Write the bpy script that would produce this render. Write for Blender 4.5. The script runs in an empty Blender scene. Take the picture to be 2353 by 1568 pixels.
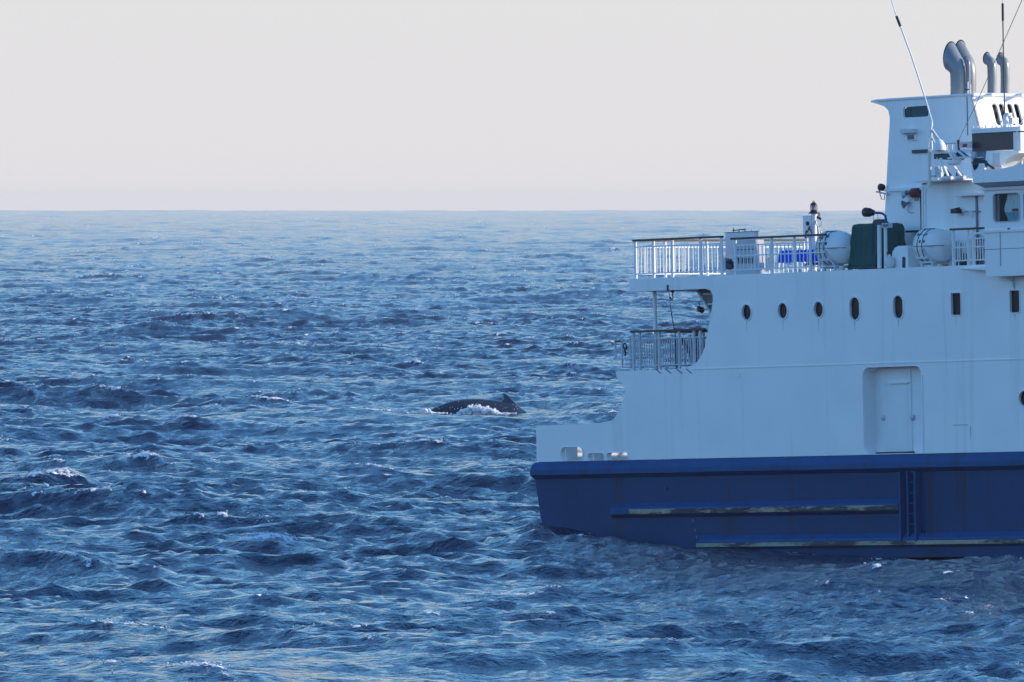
import bpy, bmesh, math, random
import numpy as np
from mathutils import Vector, Matrix

# ------------------------------------------------------------------ camera, sky, sun, exposure
S = bpy.context.scene
COL = S.collection
FPX, CX, CY, HZ, CAM_H = 26250.0, 1176.5, 784.0, 462.0, 10.0      # focal length and horizon of the photograph (in 2353 px wide units)
PHI = math.atan((CY - HZ) / FPX)
cam_data = bpy.data.cameras.new("camera"); cam = bpy.data.objects.new("camera", cam_data); COL.objects.link(cam)
cam.location = (0, 0, CAM_H); cam.rotation_euler = (math.pi / 2 - PHI, 0, 0)
cam_data.sensor_width = 36; cam_data.lens = 36 * FPX / 2353.0
cam_data.clip_start = 1; cam_data.clip_end = 60000
S.camera = cam

SUN_EL, SUN_AZ = 17.0, 82.0          # azimuth from the view axis towards the right
world = bpy.data.worlds.new("World"); S.world = world; world.use_nodes = True
nt = world.node_tree; N = nt.nodes; L = nt.links
bg = N["Background"]; bg.inputs[1].default_value = 0.1
sky = N.new("ShaderNodeTexSky"); sky.sky_type = 'NISHITA'; sky.sun_disc = False
sky.sun_elevation = math.radians(SUN_EL); sky.sun_rotation = math.radians(SUN_AZ)
sky.air_density = 1.0; sky.dust_density = 0.3; sky.ozone_density = 4.0
tint = N.new("ShaderNodeMix"); tint.data_type = 'RGBA'; tint.blend_type = 'MULTIPLY'; tint.inputs[0].default_value = 1
L.new(sky.outputs[0], tint.inputs[6]); tint.inputs[7].default_value = (0.88, 1.42, 1.72, 1)
# pale marine haze low over the whole horizon
tc = N.new("ShaderNodeTexCoord"); sep = N.new("ShaderNodeSeparateXYZ"); L.new(tc.outputs["Generated"], sep.inputs[0])
ab = N.new("ShaderNodeMath"); ab.operation = 'ABSOLUTE'; L.new(sep.outputs[2], ab.inputs[0])
m1 = N.new("ShaderNodeMath"); m1.operation = 'MULTIPLY'; m1.inputs[1].default_value = 1 / 0.098; L.new(ab.outputs[0], m1.inputs[0])
m2 = N.new("ShaderNodeMath"); m2.operation = 'MULTIPLY'; L.new(m1.outputs[0], m2.inputs[0]); L.new(m1.outputs[0], m2.inputs[1])
m3 = N.new("ShaderNodeMath"); m3.operation = 'MULTIPLY'; L.new(m2.outputs[0], m3.inputs[0]); m3.inputs[1].default_value = -1
ex = N.new("ShaderNodeMath"); ex.operation = 'EXPONENT'; L.new(m3.outputs[0], ex.inputs[0])
hz = N.new("ShaderNodeMix"); hz.data_type = 'RGBA'; L.new(ex.outputs[0], hz.inputs[0]); L.new(tint.outputs[2], hz.inputs[6])
hz.inputs[7].default_value = (4.32, 4.2, 4.26, 1)
L.new(hz.outputs[2], bg.inputs[0])

sl = bpy.data.lights.new("sun", 'SUN'); sl.energy = 3.05; sl.angle = math.radians(0.53); sl.color = (1.0, 0.8, 0.6)
sun = bpy.data.objects.new("sun", sl); COL.objects.link(sun)
sdir = Vector((math.sin(math.radians(SUN_AZ)) * math.cos(math.radians(SUN_EL)), math.cos(math.radians(SUN_AZ)) * math.cos(math.radians(SUN_EL)), math.sin(math.radians(SUN_EL))))
sun.rotation_euler = sdir.to_track_quat('Z', 'Y').to_euler()
S.view_settings.view_transform = 'Standard'; S.view_settings.look = 'None'; S.view_settings.exposure = 0.85; S.view_settings.gamma = 1
S.view_settings.use_curve_mapping = False
S.render.engine = 'CYCLES'
S.cycles.use_denoising = True; S.cycles.adaptive_threshold = 0.006
S.cycles.volume_bounces = 0
S.cycles.max_bounces = 6; S.cycles.caustics_reflective = False; S.cycles.caustics_refractive = False

# ------------------------------------------------------------------ materials
def mat(name, col, rough=0.5, metal=0.0, spec=0.5):
    m = bpy.data.materials.new(name); m.use_nodes = True
    b = m.node_tree.nodes["Principled BSDF"]
    b.inputs["Base Color"].default_value = (*col, 1); b.inputs["Roughness"].default_value = rough
    b.inputs["Metallic"].default_value = metal; b.inputs["Specular IOR Level"].default_value = spec
    return m
def nn(m, t, **k):
    n = m.node_tree.nodes.new(t)
    for a, v in k.items(): setattr(n, a, v)
    return n
def lk(m, a, b): m.node_tree.links.new(a, b)
def bsdf(m): return m.node_tree.nodes["Principled BSDF"]
def ramp(m, src, stops):
    r = nn(m, "ShaderNodeValToRGB"); e = r.color_ramp.elements
    e[0].position, e[0].color = stops[0][0], (*stops[0][1], 1); e[1].position, e[1].color = stops[-1][0], (*stops[-1][1], 1)
    for p, c in stops[1:-1]:
        q = e.new(p); q.color = (*c, 1)
    lk(m, src, r.inputs[0]); return r
def noise(m, scale, detail=4, rough=0.55, vec=None, dist=0.0):
    n = nn(m, "ShaderNodeTexNoise"); n.inputs["Scale"].default_value = scale; n.inputs["Detail"].default_value = detail
    n.inputs["Roughness"].default_value = rough; n.inputs["Distortion"].default_value = dist
    if vec is not None: lk(m, vec, n.inputs["Vector"])
    return n
def mapped(m, scale=(1, 1, 1), rot=(0, 0, 0)):
    t = nn(m, "ShaderNodeTexCoord"); p = nn(m, "ShaderNodeMapping"); p.inputs["Scale"].default_value = scale; p.inputs["Rotation"].default_value = rot
    lk(m, t.outputs["Object"], p.inputs["Vector"]); return p.outputs[0]
def mixc(m, fac, a, b, mode='MIX'):
    x = nn(m, "ShaderNodeMix", data_type='RGBA', blend_type=mode)
    for i, v in ((0, fac), (6, a), (7, b)):
        if hasattr(v, "links"): lk(m, v, x.inputs[i])
        else: x.inputs[i].default_value = v if i == 0 else (*v, 1)
    return x.outputs[2]
def mth(m, op, a, b=None, clamp=False):
    x = nn(m, "ShaderNodeMath", operation=op); x.use_clamp = clamp
    for i, v in ((0, a), (1, b)):
        if v is None: continue
        if hasattr(v, "links"): lk(m, v, x.inputs[i])
        else: x.inputs[i].default_value = v
    return x.outputs[0]

# ------------------------------------------------------------------ the sea
def px_ray(x, y):
    d = Vector((x - CX, FPX, -(y - CY))); d.rotate(Matrix.Rotation(-PHI, 3, 'X')); return d / FPX
def sea_at(x, y, z=0.0):
    r = px_ray(x, y); t = (z - CAM_H) / r.z; return Vector((0, 0, CAM_H)) + r * t

# ------------------------------------------------------------------ the ship's own frame: u forward, w inboard from the starboard side, z up
TH, PI_ = math.radians(51), math.radians(1.8)
SF = Vector((math.cos(TH) * math.cos(PI_), -math.sin(TH) * math.cos(PI_), math.sin(PI_)))
SP = Vector((math.sin(TH), math.cos(TH), 0)); SU = SF.cross(SP)
_r = px_ray(1235, 1225); SO = Vector((0, 0, CAM_H)) + _r * (341 / _r.y)

def ocean_tile(L_, n, V, hs, wdir, seed, lmin, lmax, choppy=1.0):
    rng = np.random.default_rng(seed)
    k1 = np.fft.fftfreq(n, d=L_ / n) * 2 * np.pi
    kx, ky = np.meshgrid(k1, k1, indexing='ij')
    k = np.hypot(kx, ky); k[0, 0] = 1e-6
    Lw = V * V / 9.81
    cosf = (kx * math.cos(wdir) + ky * math.sin(wdir)) / k
    P = np.exp(-1 / (k * Lw) ** 2) / k ** 4 * (0.12 + np.abs(cosf) ** 2.5)
    P *= (k < 2 * np.pi / lmin) * (k > 2 * np.pi / lmax); P[0, 0] = 0
    P *= np.exp(-(k * lmin / 2 / np.pi) ** 2 * 0.5)
    h = np.sqrt(P) * (rng.standard_normal((n, n)) + 1j * rng.standard_normal((n, n)))
    H = np.fft.ifft2(h)
    sc = (hs / 4) / H.real.std(); h = h * sc
    f = lambda a: np.fft.ifft2(a).real.astype(np.float32)
    out = [f(h), f(-1j * kx / k * h), f(-1j * ky / k * h)]
    dxx, dyy, dxy = f(kx * kx / k * h), f(ky * ky / k * h), f(kx * ky / k * h)
    J = (1 - choppy * dxx) * (1 - choppy * dyy) - (choppy * dxy) ** 2
    out[1] *= -choppy; out[2] *= -choppy
    # keep crests sharp (points drawn towards the crest)
    return out + [J.astype(np.float32)]
def sample(fields, L_, n, x, y):
    u = (x / L_ * n) % n; v = (y / L_ * n) % n
    i = np.floor(u).astype(np.int32); j = np.floor(v).astype(np.int32); fu = (u - i).astype(np.float32); fv = (v - j).astype(np.float32)
    i %= n; j %= n; i1 = (i + 1) % n; j1 = (j + 1) % n
    w00, w10, w01, w11 = (1 - fu) * (1 - fv), fu * (1 - fv), (1 - fu) * fv, fu * fv
    return [f[i, j] * w00 + f[i1, j] * w10 + f[i, j1] * w01 + f[i1, j1] * w11 for f in fields]

def build_sea():
    rows = [3.0]
    while rows[-1] < 150: rows.append(rows[-1] * 1.12)
    r = 165.0
    while r < 11200:
        rows.append(r)
        r += 0.4 if r < 400 else 0.4 + 0.22 * (r - 400) / 600 if r < 1000 else 0.62 * (r / 1000) ** 2 if r < 4500 else 0.0028 * r
    rows = np.array(rows)
    dr = np.gradient(rows)
    dense = np.linspace(-math.tan(math.radians(3.0)), math.tan(math.radians(3.0)), 390)
    wing = []; t = dense[-1]; st = dense[1] - dense[0]
    while t < 8: st *= 1.42; t += st; wing.append(t)
    tn = np.concatenate([-np.array(wing[::-1]), dense, np.array(wing)])
    dt = np.gradient(tn)
    R, T = np.meshgrid(rows, tn, indexing='ij'); X = np.clip(R * T, -8800, 8800); Y = R.copy()
    sx = R * dt[None, :]; sy = np.broadcast_to(dr[:, None], R.shape)
    sp = np.maximum(sx, sy * 0.35)
    WD = math.radians(62)
    L1, n1 = 437.0, 2048; L2, n2 = 1309.0, 512; L3, n3 = 93.0, 1024
    A = ocean_tile(L1, n1, 6.2, 0.86, WD, 11, 0.7, 48, 1.0)
    B = ocean_tile(L2, n2, 11.0, 0.9, math.radians(75), 5, 14, 260, 0.9)
    Cc = ocean_tile(L3, n3, 3.2, 0.225, math.radians(50), 9, 0.3, 3.0, 0.9)
    c, s = math.cos(0.31), math.sin(0.31)
    xa, ya = X * c - Y * s, X * s + Y * c
    ha, ax, ay, Ja = sample(A, L1, n1, xa, ya); ax, ay = ax * c + ay * s, -ax * s + ay * c
    hb, bx, by, Jb = sample(B, L2, n2, X + 113, Y + 377)
    hc, gx, gy, Jc = sample(Cc, L3, n3, X + Y * 0.13, Y - X * 0.13)
    gm, = sample([B[0]], L2, n2, (X * 2.3 + Y * .4) + 700, (Y * 0.9 - X * .3) + 90); gm = np.clip(0.92 + 0.3 * gm / B[0].std(), 0.3, 1.25)
    hc = hc * gm; ha = ha * (0.6 + 0.4 * gm)
    ka = np.exp(-(sp / 9.0) ** 2); kb = np.exp(-(sp / 60.0) ** 2); kc = np.exp(-(sp / 1.2) ** 2)
    far = 1 + 0.9 * np.clip((R - 2500) / 6000, 0, 1)
    # gusts: patches of rougher and smoother water
    Z = ha * ka + hb * kb * far + hc * kc
    for (px, py, wx, wy, k, dz) in CALM:                       # slicks: the whale's footprint, the lee of the hull
        p = sea_at(px, py); g = np.exp(-(np.abs((X - p.x) / wx) ** 3 + np.abs((Y - p.y) / wy) ** 3)); Z = Z * (1 - k * g) + dz * g
    X2 = X + ax * ka + bx * kb + gx * kc; Y2 = Y + ay * ka + by * kb + gy * kc
    Jt = Ja + (Jb - 1) * 0.5 + (Jc - 1) * 0.3; near = Jt[(R > 165) & (R < 900) & (np.abs(T) < 0.05)]; q0, q1 = np.quantile(near[::7], [0.0006, 0.0055])
    foam = np.clip((q1 - Jt) / (q1 - q0), 0, 1) * np.clip(ka * 1.5, 0, 1)
    print("rows", len(rows), "cols", len(tn), "slope rms A", (np.diff(A[0], axis=0) / (L1 / n1)).std(), (np.diff(A[0], axis=1) / (L1 / n1)).std())
    # wash along the ship's side
    rx, ry = X - SO.x, Y - SO.y; su_ = rx * SF.x + ry * SF.y; sw_ = rx * SP.x + ry * SP.y
    wash = 0.5 * ((su_ > 0.1) & (su_ < 40) & (sw_ > -0.5) & (sw_ < 0.3)) * (0.7 + 0.5 * np.sin(su_ * 2.1) * np.sin(su_ * 0.9 + 1))
    for (px, py, h, wx, wy, fo) in HUMPS:
        p = sea_at(px, py); ddx = (X - p.x) / wx; ddy = (Y - p.y) / wy
        g = np.exp(-(np.abs(ddx) ** 1.6 + np.where(ddy > 0, 1.0, 1.9) * np.abs(ddy) ** 1.4)) ; Z = Z + h * g
        if fo: foam = np.maximum(foam, fo * np.clip((np.exp(-((ddx / 0.7) ** 2 + ((ddy - 0.02) / 0.3) ** 2)) - 0.2) * 1.6, 0, 1))
    ns, nc = X.shape
    co = np.stack([X2, Y2, Z], -1).reshape(-1, 3).astype(np.float32)
    idx = np.arange(ns * nc).reshape(ns, nc)
    q = np.stack([idx[:-1, :-1], idx[:-1, 1:], idx[1:, 1:], idx[1:, :-1]], -1).reshape(-1, 4)
    me = bpy.data.meshes.new("sea"); me.vertices.add(len(co)); me.vertices.foreach_set("co", co.ravel())
    me.loops.add(q.size); me.loops.foreach_set("vertex_index", q.ravel().astype(np.int32))
    me.polygons.add(len(q)); me.polygons.foreach_set("loop_start", np.arange(0, q.size, 4, dtype=np.int32))
    me.update(calc_edges=True); me.shade_smooth()
    at = me.attributes.new("foam", 'FLOAT', 'POINT'); at.data.foreach_set("value", np.maximum(foam, wash).ravel().astype(np.float32))
    o = bpy.data.objects.new("sea", me); COL.objects.link(o); o["kind"] = "structure"
    me.materials.append(water_material()); print("sea verts", len(co), "foam", (foam > .5).mean())
    # lumps of foam on the breaking crests
    rg = np.random.default_rng(3); fl = foam.ravel(); RR = R.ravel(); XX = np.abs(T).ravel()
    cand = np.nonzero((fl > 0.45) & (RR < 2600) & (XX < 0.053))[0]
    area = (sx * sy).ravel()[cand] ; pr = area * np.minimum(1, (420 / RR[cand]) ** 2) ; pr = pr / pr.sum()
    pick = rg.choice(cand, size=min(14000, len(cand)), p=pr, replace=False)
    pick = pick[rg.random(len(pick)) < fl[pick]]
    pick = np.repeat(pick, 4); jit = rg.normal(0, 1, (len(pick), 3)) * np.array([0.16, 0.12, 0.012]) * np.maximum(1, RR[pick] / 450)[:, None]
    cube = np.array([(1, 0, 0), (-1, 0, 0), (0, 1, 0), (0, -1, 0), (0, 0, 1), (0, 0, -1)], float)
    tri = np.array([(0, 2, 4), (2, 1, 4), (1, 3, 4), (3, 0, 4), (2, 0, 5), (1, 2, 5), (3, 1, 5), (0, 3, 5)])
    V = []; r_ = (0.006 + 0.018 * rg.random(len(pick)) ** 2.5) * np.maximum(1, RR[pick] / 450)
    V = (co[pick] + jit)[:, None, :] + cube[None] * (r_[:, None] * np.stack([rg.uniform(.8, 2.6, len(pick)), rg.uniform(.6, 1.2, len(pick)), rg.uniform(.35, 1.0, len(pick))], -1))[:, None, :] * rg.uniform(.6, 1.3, (len(pick), 6, 1)) 
    V[..., 2] += (r_ * rg.uniform(0, 0.9, len(pick)))[:, None]
    Fc = (tri[None] + 6 * np.arange(len(pick))[:, None, None]).reshape(-1, 3)
    wm = bpy.data.meshes.new("whitecap_foam"); wm.from_pydata(V.reshape(-1, 3).tolist(), [], Fc.tolist()); wm.materials.append(mat("whitecap_white", (0.85, 0.85, 0.86), 0.9, 0, 0.1))
    wo = bpy.data.objects.new("whitecap_foam", wm); COL.objects.link(wo); wo["kind"] = "stuff"; wo["label"] = "small white foam flecks on the breaking wave crests"
    print("foam lumps", len(pick), "cand", len(cand))
    return o

# swells the photograph shows at particular places: px, py, height, half widths across / along the view, foam
CALM = [(1095, 958, 4.2, 12, 0.8, -0.05), (2120, 1278, 8.5, 10, 0.5, -0.36)]
HUMPS = [(128, 1136, 0.95, 1.9, 3.4, 0.62), (360, 1140, 0.45, 0.8, 2.2, 0.8), (350, 775, 0.7, 2.5, 6, 0.6), (1290, 1240, 0.3, 1.4, 2.5, 0), (612, 1246, 0.45, 1.8, 2.6, 0.9),
         (610, 606, 0.8, 3, 9, 0.8), (0, 552, 1.0, 2.5, 12, 1.0), (728, 571, 0.7, 1.5, 8, 0.8), (1180, 1330, .2, 1.6, 1.6, 0.6), (1000, 1410, .15, .5, 1.0, .8),
          (640, 622, .3, 4, 8, .7), (1500, 1490, .15, .8, 1, .6), (2180, 1380, .15, .5, 1, .7), (1255, 1410, .1, 1.2, .8, .7)]

def water_material():
    m = mat("sea_water", (0.001, 0.016, 0.052), 0.06); b = bsdf(m); b.inputs["IOR"].default_value = 1.33; b.inputs["Specular IOR Level"].default_value = 0.3
    v1 = mapped(m, (1.0, 0.55, 1), (0, 0, 0.5)); v2 = mapped(m, (1, 0.7, 1), (0, 0, 0.35))
    n1 = noise(m, 0.75, 3, 0.55, v1, 0.4); n2 = noise(m, 3.2, 4, 0.6, v2, 0.3)
    g = noise(m, 0.035, 2, 0.5, mapped(m, (1, 0.5, 1)))
    gust = ramp(m, g.outputs[0], [(0.3, (0.45,) * 3), (0.7, (1.0,) * 3)]).outputs[0]
    h = mth(m, 'ADD', mth(m, 'MULTIPLY', n1.outputs[0], 0.5), mth(m, 'MULTIPLY', n2.outputs[0], 0.23))
    n3 = noise(m, 11.0, 2, 0.5, mapped(m, (1, 0.8, 1), (0, 0, 0.6)))
    h = mth(m, 'ADD', h, mth(m, 'MULTIPLY', n3.outputs[0], 0.03))
    h = mth(m, 'MULTIPLY', h, gust)
    bp = nn(m, "ShaderNodeBump"); bp.inputs["Strength"].default_value = 1.0; bp.inputs["Distance"].default_value = 1.0
    lk(m, h, bp.inputs["Height"]); lk(m, bp.outputs[0], b.inputs["Normal"])
    at = nn(m, "ShaderNodeAttribute", attribute_name="foam")
    fn = noise(m, 5.0, 5, 0.7, mapped(m, (1, 0.5, 1)))
    f = mth(m, 'ADD', mth(m, 'MULTIPLY', at.outputs["Fac"], 1.0), mth(m, 'MULTIPLY', mth(m, 'SUBTRACT', fn.outputs[0], 0.5), 2.4))
    f = ramp(m, f, [(0.45, (0,) * 3), (0.65, (1,) * 3)]).outputs[0]
    f = mth(m, 'MULTIPLY', f, mth(m, 'GREATER_THAN', at.outputs["Fac"], 0.02))
    lk(m, mixc(m, f, (0.001, 0.016, 0.052), (0.82, 0.84, 0.85)), b.inputs["Base Color"])
    lk(m, mth(m, 'ADD', mth(m, 'MULTIPLY', f, 0.7), 0.06), b.inputs["Roughness"])
    return m

build_sea()

def build_haze(density=4.2e-5):
    m = bpy.data.materials.new("haze_air"); m.use_nodes = True; t = m.node_tree
    t.nodes.remove(t.nodes["Principled BSDF"])
    v = t.nodes.new("ShaderNodeVolumePrincipled"); v.inputs["Color"].default_value = (1.0, 0.95, 0.94, 1); v.inputs["Density"].default_value = density
    v.inputs["Anisotropy"].default_value = 0.0
    t.links.new(v.outputs[0], t.nodes["Material Output"].inputs["Volume"])
    x, y0, y1, z0, z1 = 9500, -60, 11400, -7, 18.5
    me = bpy.data.meshes.new("haze")
    bm = bmesh.new(); bmesh.ops.create_cube(bm, size=1)
    for vv in bm.verts: vv.co = ((vv.co.x) * 2 * x, y0 if vv.co.y < 0 else y1, z0 if vv.co.z < 0 else z1)
    bm.to_mesh(me); me.materials.append(m); o = bpy.data.objects.new("haze", me); COL.objects.link(o); o["kind"] = "stuff"
    o["label"] = "thin pale sea haze fading the far water"
build_haze()

SM = Matrix(((SF.x, SP.x, SU.x, SO.x), (SF.y, SP.y, SU.y, SO.y), (SF.z, SP.z, SU.z, SO.z), (0, 0, 0, 1)))
def G(x, y, w=0.0):
    """ship coordinates (u, z) of a point seen at x, y and lying on the fore-and-aft plane w"""
    r = px_ray(x, y); q = Vector((0, 0, CAM_H)) - SO; t = (w - q.dot(SP)) / r.dot(SP); p = q + r * t
    return p.dot(SF), p.dot(SU)
def G3(x, y, w=0.0):
    u, z = G(x, y, w); return Vector((u, w, z))
def GF(x, y, u=0.0):
    """(w, z) of a point seen at x, y and lying on the athwartships plane u"""
    r = px_ray(x, y); q = Vector((0, 0, CAM_H)) - SO; t = (u - q.dot(SF)) / r.dot(SF); p = q + r * t
    return p.dot(SP), p.dot(SU)

def empty(name, base, label, cat, group=None, frame=None):
    o = bpy.data.objects.new(name, None); COL.objects.link(o); o.empty_display_size = 0.3
    o.matrix_world = (SM if frame is None else frame) @ Matrix.Translation(base)
    o["label"] = label; o["category"] = cat
    if group: o["group"] = group
    o["_b"] = list(base); return o
def base_of(o): return Vector(o["_b"])

class MB:
    def __init__(s): s.v = []; s.f = []; s.sm = []
    def add(s, vs, fs, smooth=False):
        n = len(s.v); s.v += [Vector(p) for p in vs]; s.f += [[i + n for i in f] for f in fs]; s.sm += [smooth] * len(fs); return s
    def box(s, u0, u1, w0, w1, z0, z1):
        u0, u1 = sorted((u0, u1)); w0, w1 = sorted((w0, w1)); z0, z1 = sorted((z0, z1))
        return s.add([(u0, w0, z0), (u1, w0, z0), (u1, w1, z0), (u0, w1, z0), (u0, w0, z1), (u1, w0, z1), (u1, w1, z1), (u0, w1, z1)],
                     [(0, 3, 2, 1), (4, 5, 6, 7), (0, 1, 5, 4), (1, 2, 6, 5), (2, 3, 7, 6), (3, 0, 4, 7)])
    def pbox(s, x0, y0, x1, y1, w0, w1):
        """box whose outer face is seen between two picture corners on the plane w0"""
        xm, ym = (x0 + x1) / 2, (y0 + y1) / 2
        return s.box(G(x0, ym, w0)[0], G(x1, ym, w0)[0], w0, w1, G(xm, y1, w0)[1], G(xm, y0, w0)[1])
    def prism(s, pts, w0, w1, smooth=False):
        """(u, z) outline, extruded from w0 to w1"""
        n = len(pts)
        ar = sum(pts[i][0] * pts[(i + 1) % n][1] - pts[(i + 1) % n][0] * pts[i][1] for i in range(n))
        if ar < 0: pts = pts[::-1]
        vs = [(u, w0, z) for u, z in pts] + [(u, w1, z) for u, z in pts]
        s.add(vs, [list(range(n)), list(range(2 * n - 1, n - 1, -1))])
        return s.add(vs, [(i, i + n, (i + 1) % n + n, (i + 1) % n) for i in range(n)], smooth)
    def pprism(s, pp, w0, w1, smooth=False): return s.prism([G(x, y, w0) for x, y in pp], w0, w1, smooth)
    def tube(s, path, r, n=8, cap=True, smooth=True):
        P = [Vector(p) for p in path]; R = r if isinstance(r, (list, tuple)) else [r] * len(P); n0 = len(s.v); vs = []
        ref = None
        for i, p in enumerate(P):
            t = (P[min(i + 1, len(P) - 1)] - P[max(i - 1, 0)]).normalized()
            if ref is None: ref = t.orthogonal().normalized()
            a = (ref - t * ref.dot(t)).normalized(); ref = a; b = t.cross(a)
            vs += [p + (a * math.cos(2 * math.pi * k / n) + b * math.sin(2 * math.pi * k / n)) * R[i] for k in range(n)]
        m = len(P); fs = [(i * n + k, i * n + (k + 1) % n, (i + 1) * n + (k + 1) % n, (i + 1) * n + k) for i in range(m - 1) for k in range(n)]
        s.add(vs, fs, smooth)
        if cap: s.add(vs[:n], [list(range(n))[::-1]]); s.add(vs[-n:], [list(range(n))])
        return s
    def bar(s, a, b, wd, ht=None):
        a, b = Vector(a), Vector(b); t = (b - a).normalized(); up = Vector((0, 0, 1)) if abs(t.z) < .95 else Vector((0, 1, 0))
        x = t.cross(up).normalized() * wd / 2; y = t.cross(x).normalized() * (ht or wd) / 2
        vs = [a - x - y, a + x - y, a + x + y, a - x + y, b - x - y, b + x - y, b + x + y, b - x + y]
        return s.add(vs, [(0, 1, 2, 3), (7, 6, 5, 4), (0, 4, 5, 1), (1, 5, 6, 2), (2, 6, 7, 3), (3, 7, 4, 0)])
    def lathe(s, base, axis, prof, n=20, smooth=True):
        """prof: (distance along the axis, radius)"""
        base = Vector(base); t = Vector(axis).normalized(); a = t.orthogonal().normalized(); b = t.cross(a)
        vs = [base + t * d + (a * math.cos(2 * math.pi * k / n) + b * math.sin(2 * math.pi * k / n)) * max(r, 1e-4) for d, r in prof for k in range(n)]
        m = len(prof); return s.add(vs, [(i * n + k, i * n + (k + 1) % n, (i + 1) * n + (k + 1) % n, (i + 1) * n + k) for i in range(m - 1) for k in range(n)], smooth)
    def plate(s, outer, holes, org, ex, ey, ez, t0, t1):
        """a plate with holes: 2D outline in the plane (ex, ey), thickness t0..t1 along ez"""
        from mathutils.geometry import delaunay_2d_cdt
        loops = [outer] + holes; vv = []; ed = []
        for lp in loops:
            n0 = len(vv); vv += [Vector(p) for p in lp]; ed += [(n0 + i, n0 + (i + 1) % len(lp)) for i in range(len(lp))]
        V, E_, F_, *_r2 = delaunay_2d_cdt(vv, ed, [], 0, 1e-5)
        def inside(p, lp):
            c = False
            for i in range(len(lp)):
                (x0, y0), (x1, y1) = lp[i - 1], lp[i]
                if (y0 > p[1]) != (y1 > p[1]) and p[0] < (x1 - x0) * (p[1] - y0) / (y1 - y0) + x0: c = not c
            return c
        keep = []
        for f in F_:
            c = sum((V[i] for i in f), Vector((0, 0))) / len(f)
            if inside(c, outer) and not any(inside(c, h) for h in holes): keep.append(list(f))
        org, ex, ey, ez = map(Vector, (org, ex, ey, ez))
        P = lambda q, t: org + ex * q[0] + ey * q[1] + ez * t
        s.add([P(q, t0) for q in V], keep); s.add([P(q, t1) for q in V], [f[::-1] for f in keep])
        for lp in loops:
            n = len(lp); s.add([P(q, t0) for q in lp] + [P(q, t1) for q in lp], [(i, (i + 1) % n, (i + 1) % n + n, i + n) for i in range(n)])
        return s
    def build(s, name, m, parent=None, label=None, fix=True):
        b = base_of(parent) if parent is not None else Vector()
        me = bpy.data.meshes.new(name); me.from_pydata([tuple(p - b) for p in s.v], [], s.f)
        me.polygons.foreach_set("use_smooth", s.sm)
        if fix:
            bm = bmesh.new(); bm.from_mesh(me); bmesh.ops.remove_doubles(bm, verts=bm.verts, dist=1e-4) if False else None
            bmesh.ops.recalc_face_normals(bm, faces=bm.faces); bm.to_mesh(me); bm.free()
        me.materials.append(m)
        o = bpy.data.objects.new(name, me); COL.objects.link(o)
        if parent is not None: o.parent = parent; o["_b"] = list(b)
        if label: o["label"] = label
        return o
def rrect(x0, y0, x1, y1, r, n=6):
    x0, x1 = sorted((x0, x1)); y0, y1 = sorted((y0, y1)); pts = []
    for cx, cy, a in ((x1 - r, y0 + r, -90), (x1 - r, y1 - r, 0), (x0 + r, y1 - r, 90), (x0 + r, y0 + r, 180)):
        for k in range(n + 1):
            t = math.radians(a + 90 * k / n); pts.append((cx + r * math.cos(t), cy + r * math.sin(t)))
    return pts
def ellipse(cx, cy, rx, ry, n=24): return [(cx + rx * math.cos(2 * math.pi * k / n), cy + ry * math.sin(2 * math.pi * k / n)) for k in range(n)]
def copy_mesh_obj(src, loc_delta, parent):
    c = src.copy(); COL.objects.link(c); c.parent = parent; c.location = src.location + Vector(loc_delta); return c

# ------------------------------------------------------------------ paints
def paint(name, col, rough=0.4, dirt=(0.25, 0.2, 0.16), amt=0.25, wave=0.012, sc=0.45, spec=0.4, streak=True):
    m = mat(name, col, rough, 0, spec); b = bsdf(m)
    n = noise(m, sc, 5, 0.6, mapped(m, (1, 1, 1)))
    st = noise(m, 1.6, 4, 0.6, mapped(m, (1.3, 1.3, 0.09)))
    f = mth(m, 'MULTIPLY', ramp(m, n.outputs[0], [(0.45, (0,) * 3), (0.75, (1,) * 3)]).outputs[0], amt)
    f2 = mth(m, 'MULTIPLY', ramp(m, st.outputs[0], [(0.56, (0,) * 3), (0.75, (1,) * 3)]).outputs[0], amt * 0.8 if streak else 0)
    c = mixc(m, f, col, tuple(a * 0.72 + d * 0.12 for a, d in zip(col, dirt))); c = mixc(m, f2, c, dirt)
    lk(m, c, b.inputs["Base Color"])
    w = noise(m, 0.9, 2, 0.5, mapped(m, (1, 1, 0.8))); bp = nn(m, "ShaderNodeBump"); bp.inputs["Distance"].default_value = wave; bp.inputs["Strength"].default_value = 1
    lk(m, w.outputs[0], bp.inputs["Height"]); lk(m, bp.outputs[0], b.inputs["Normal"])
    lk(m, mth(m, 'ADD', mth(m, 'MULTIPLY', n.outputs[0], 0.25), rough - 0.12), b.inputs["Roughness"])
    return m
WHITE = paint("white_ship_paint", (0.9, 0.9, 0.87), 0.42, (0.4, 0.33, 0.26), 0.24, 0.03)
WHITE2 = paint("white_fitting_paint", (0.84, 0.85, 0.84), 0.4, (0.4, 0.34, 0.28), 0.2, 0.003, 2.0)
CREAM = paint("cream_fitting_paint", (0.74, 0.72, 0.66), 0.45, (0.35, 0.3, 0.24), 0.2, 0.003, 2.0)
GREYW = paint("grey_white_locker_paint", (0.58, 0.62, 0.66), 0.45, (0.3, 0.27, 0.25), 0.25, 0.004, 2.0)
BLUE = paint("navy_hull_paint", (0.0003, 0.05, 0.145), 0.5, (0.035, 0.024, 0.018), 0.95, 0.02, 0.4, 0.15)
BLUE2 = paint("navy_rubbing_paint", (0.0012, 0.078, 0.22), 0.5, (0.045, 0.03, 0.022), 0.95, 0.01, 1.1, 0.15)
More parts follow.
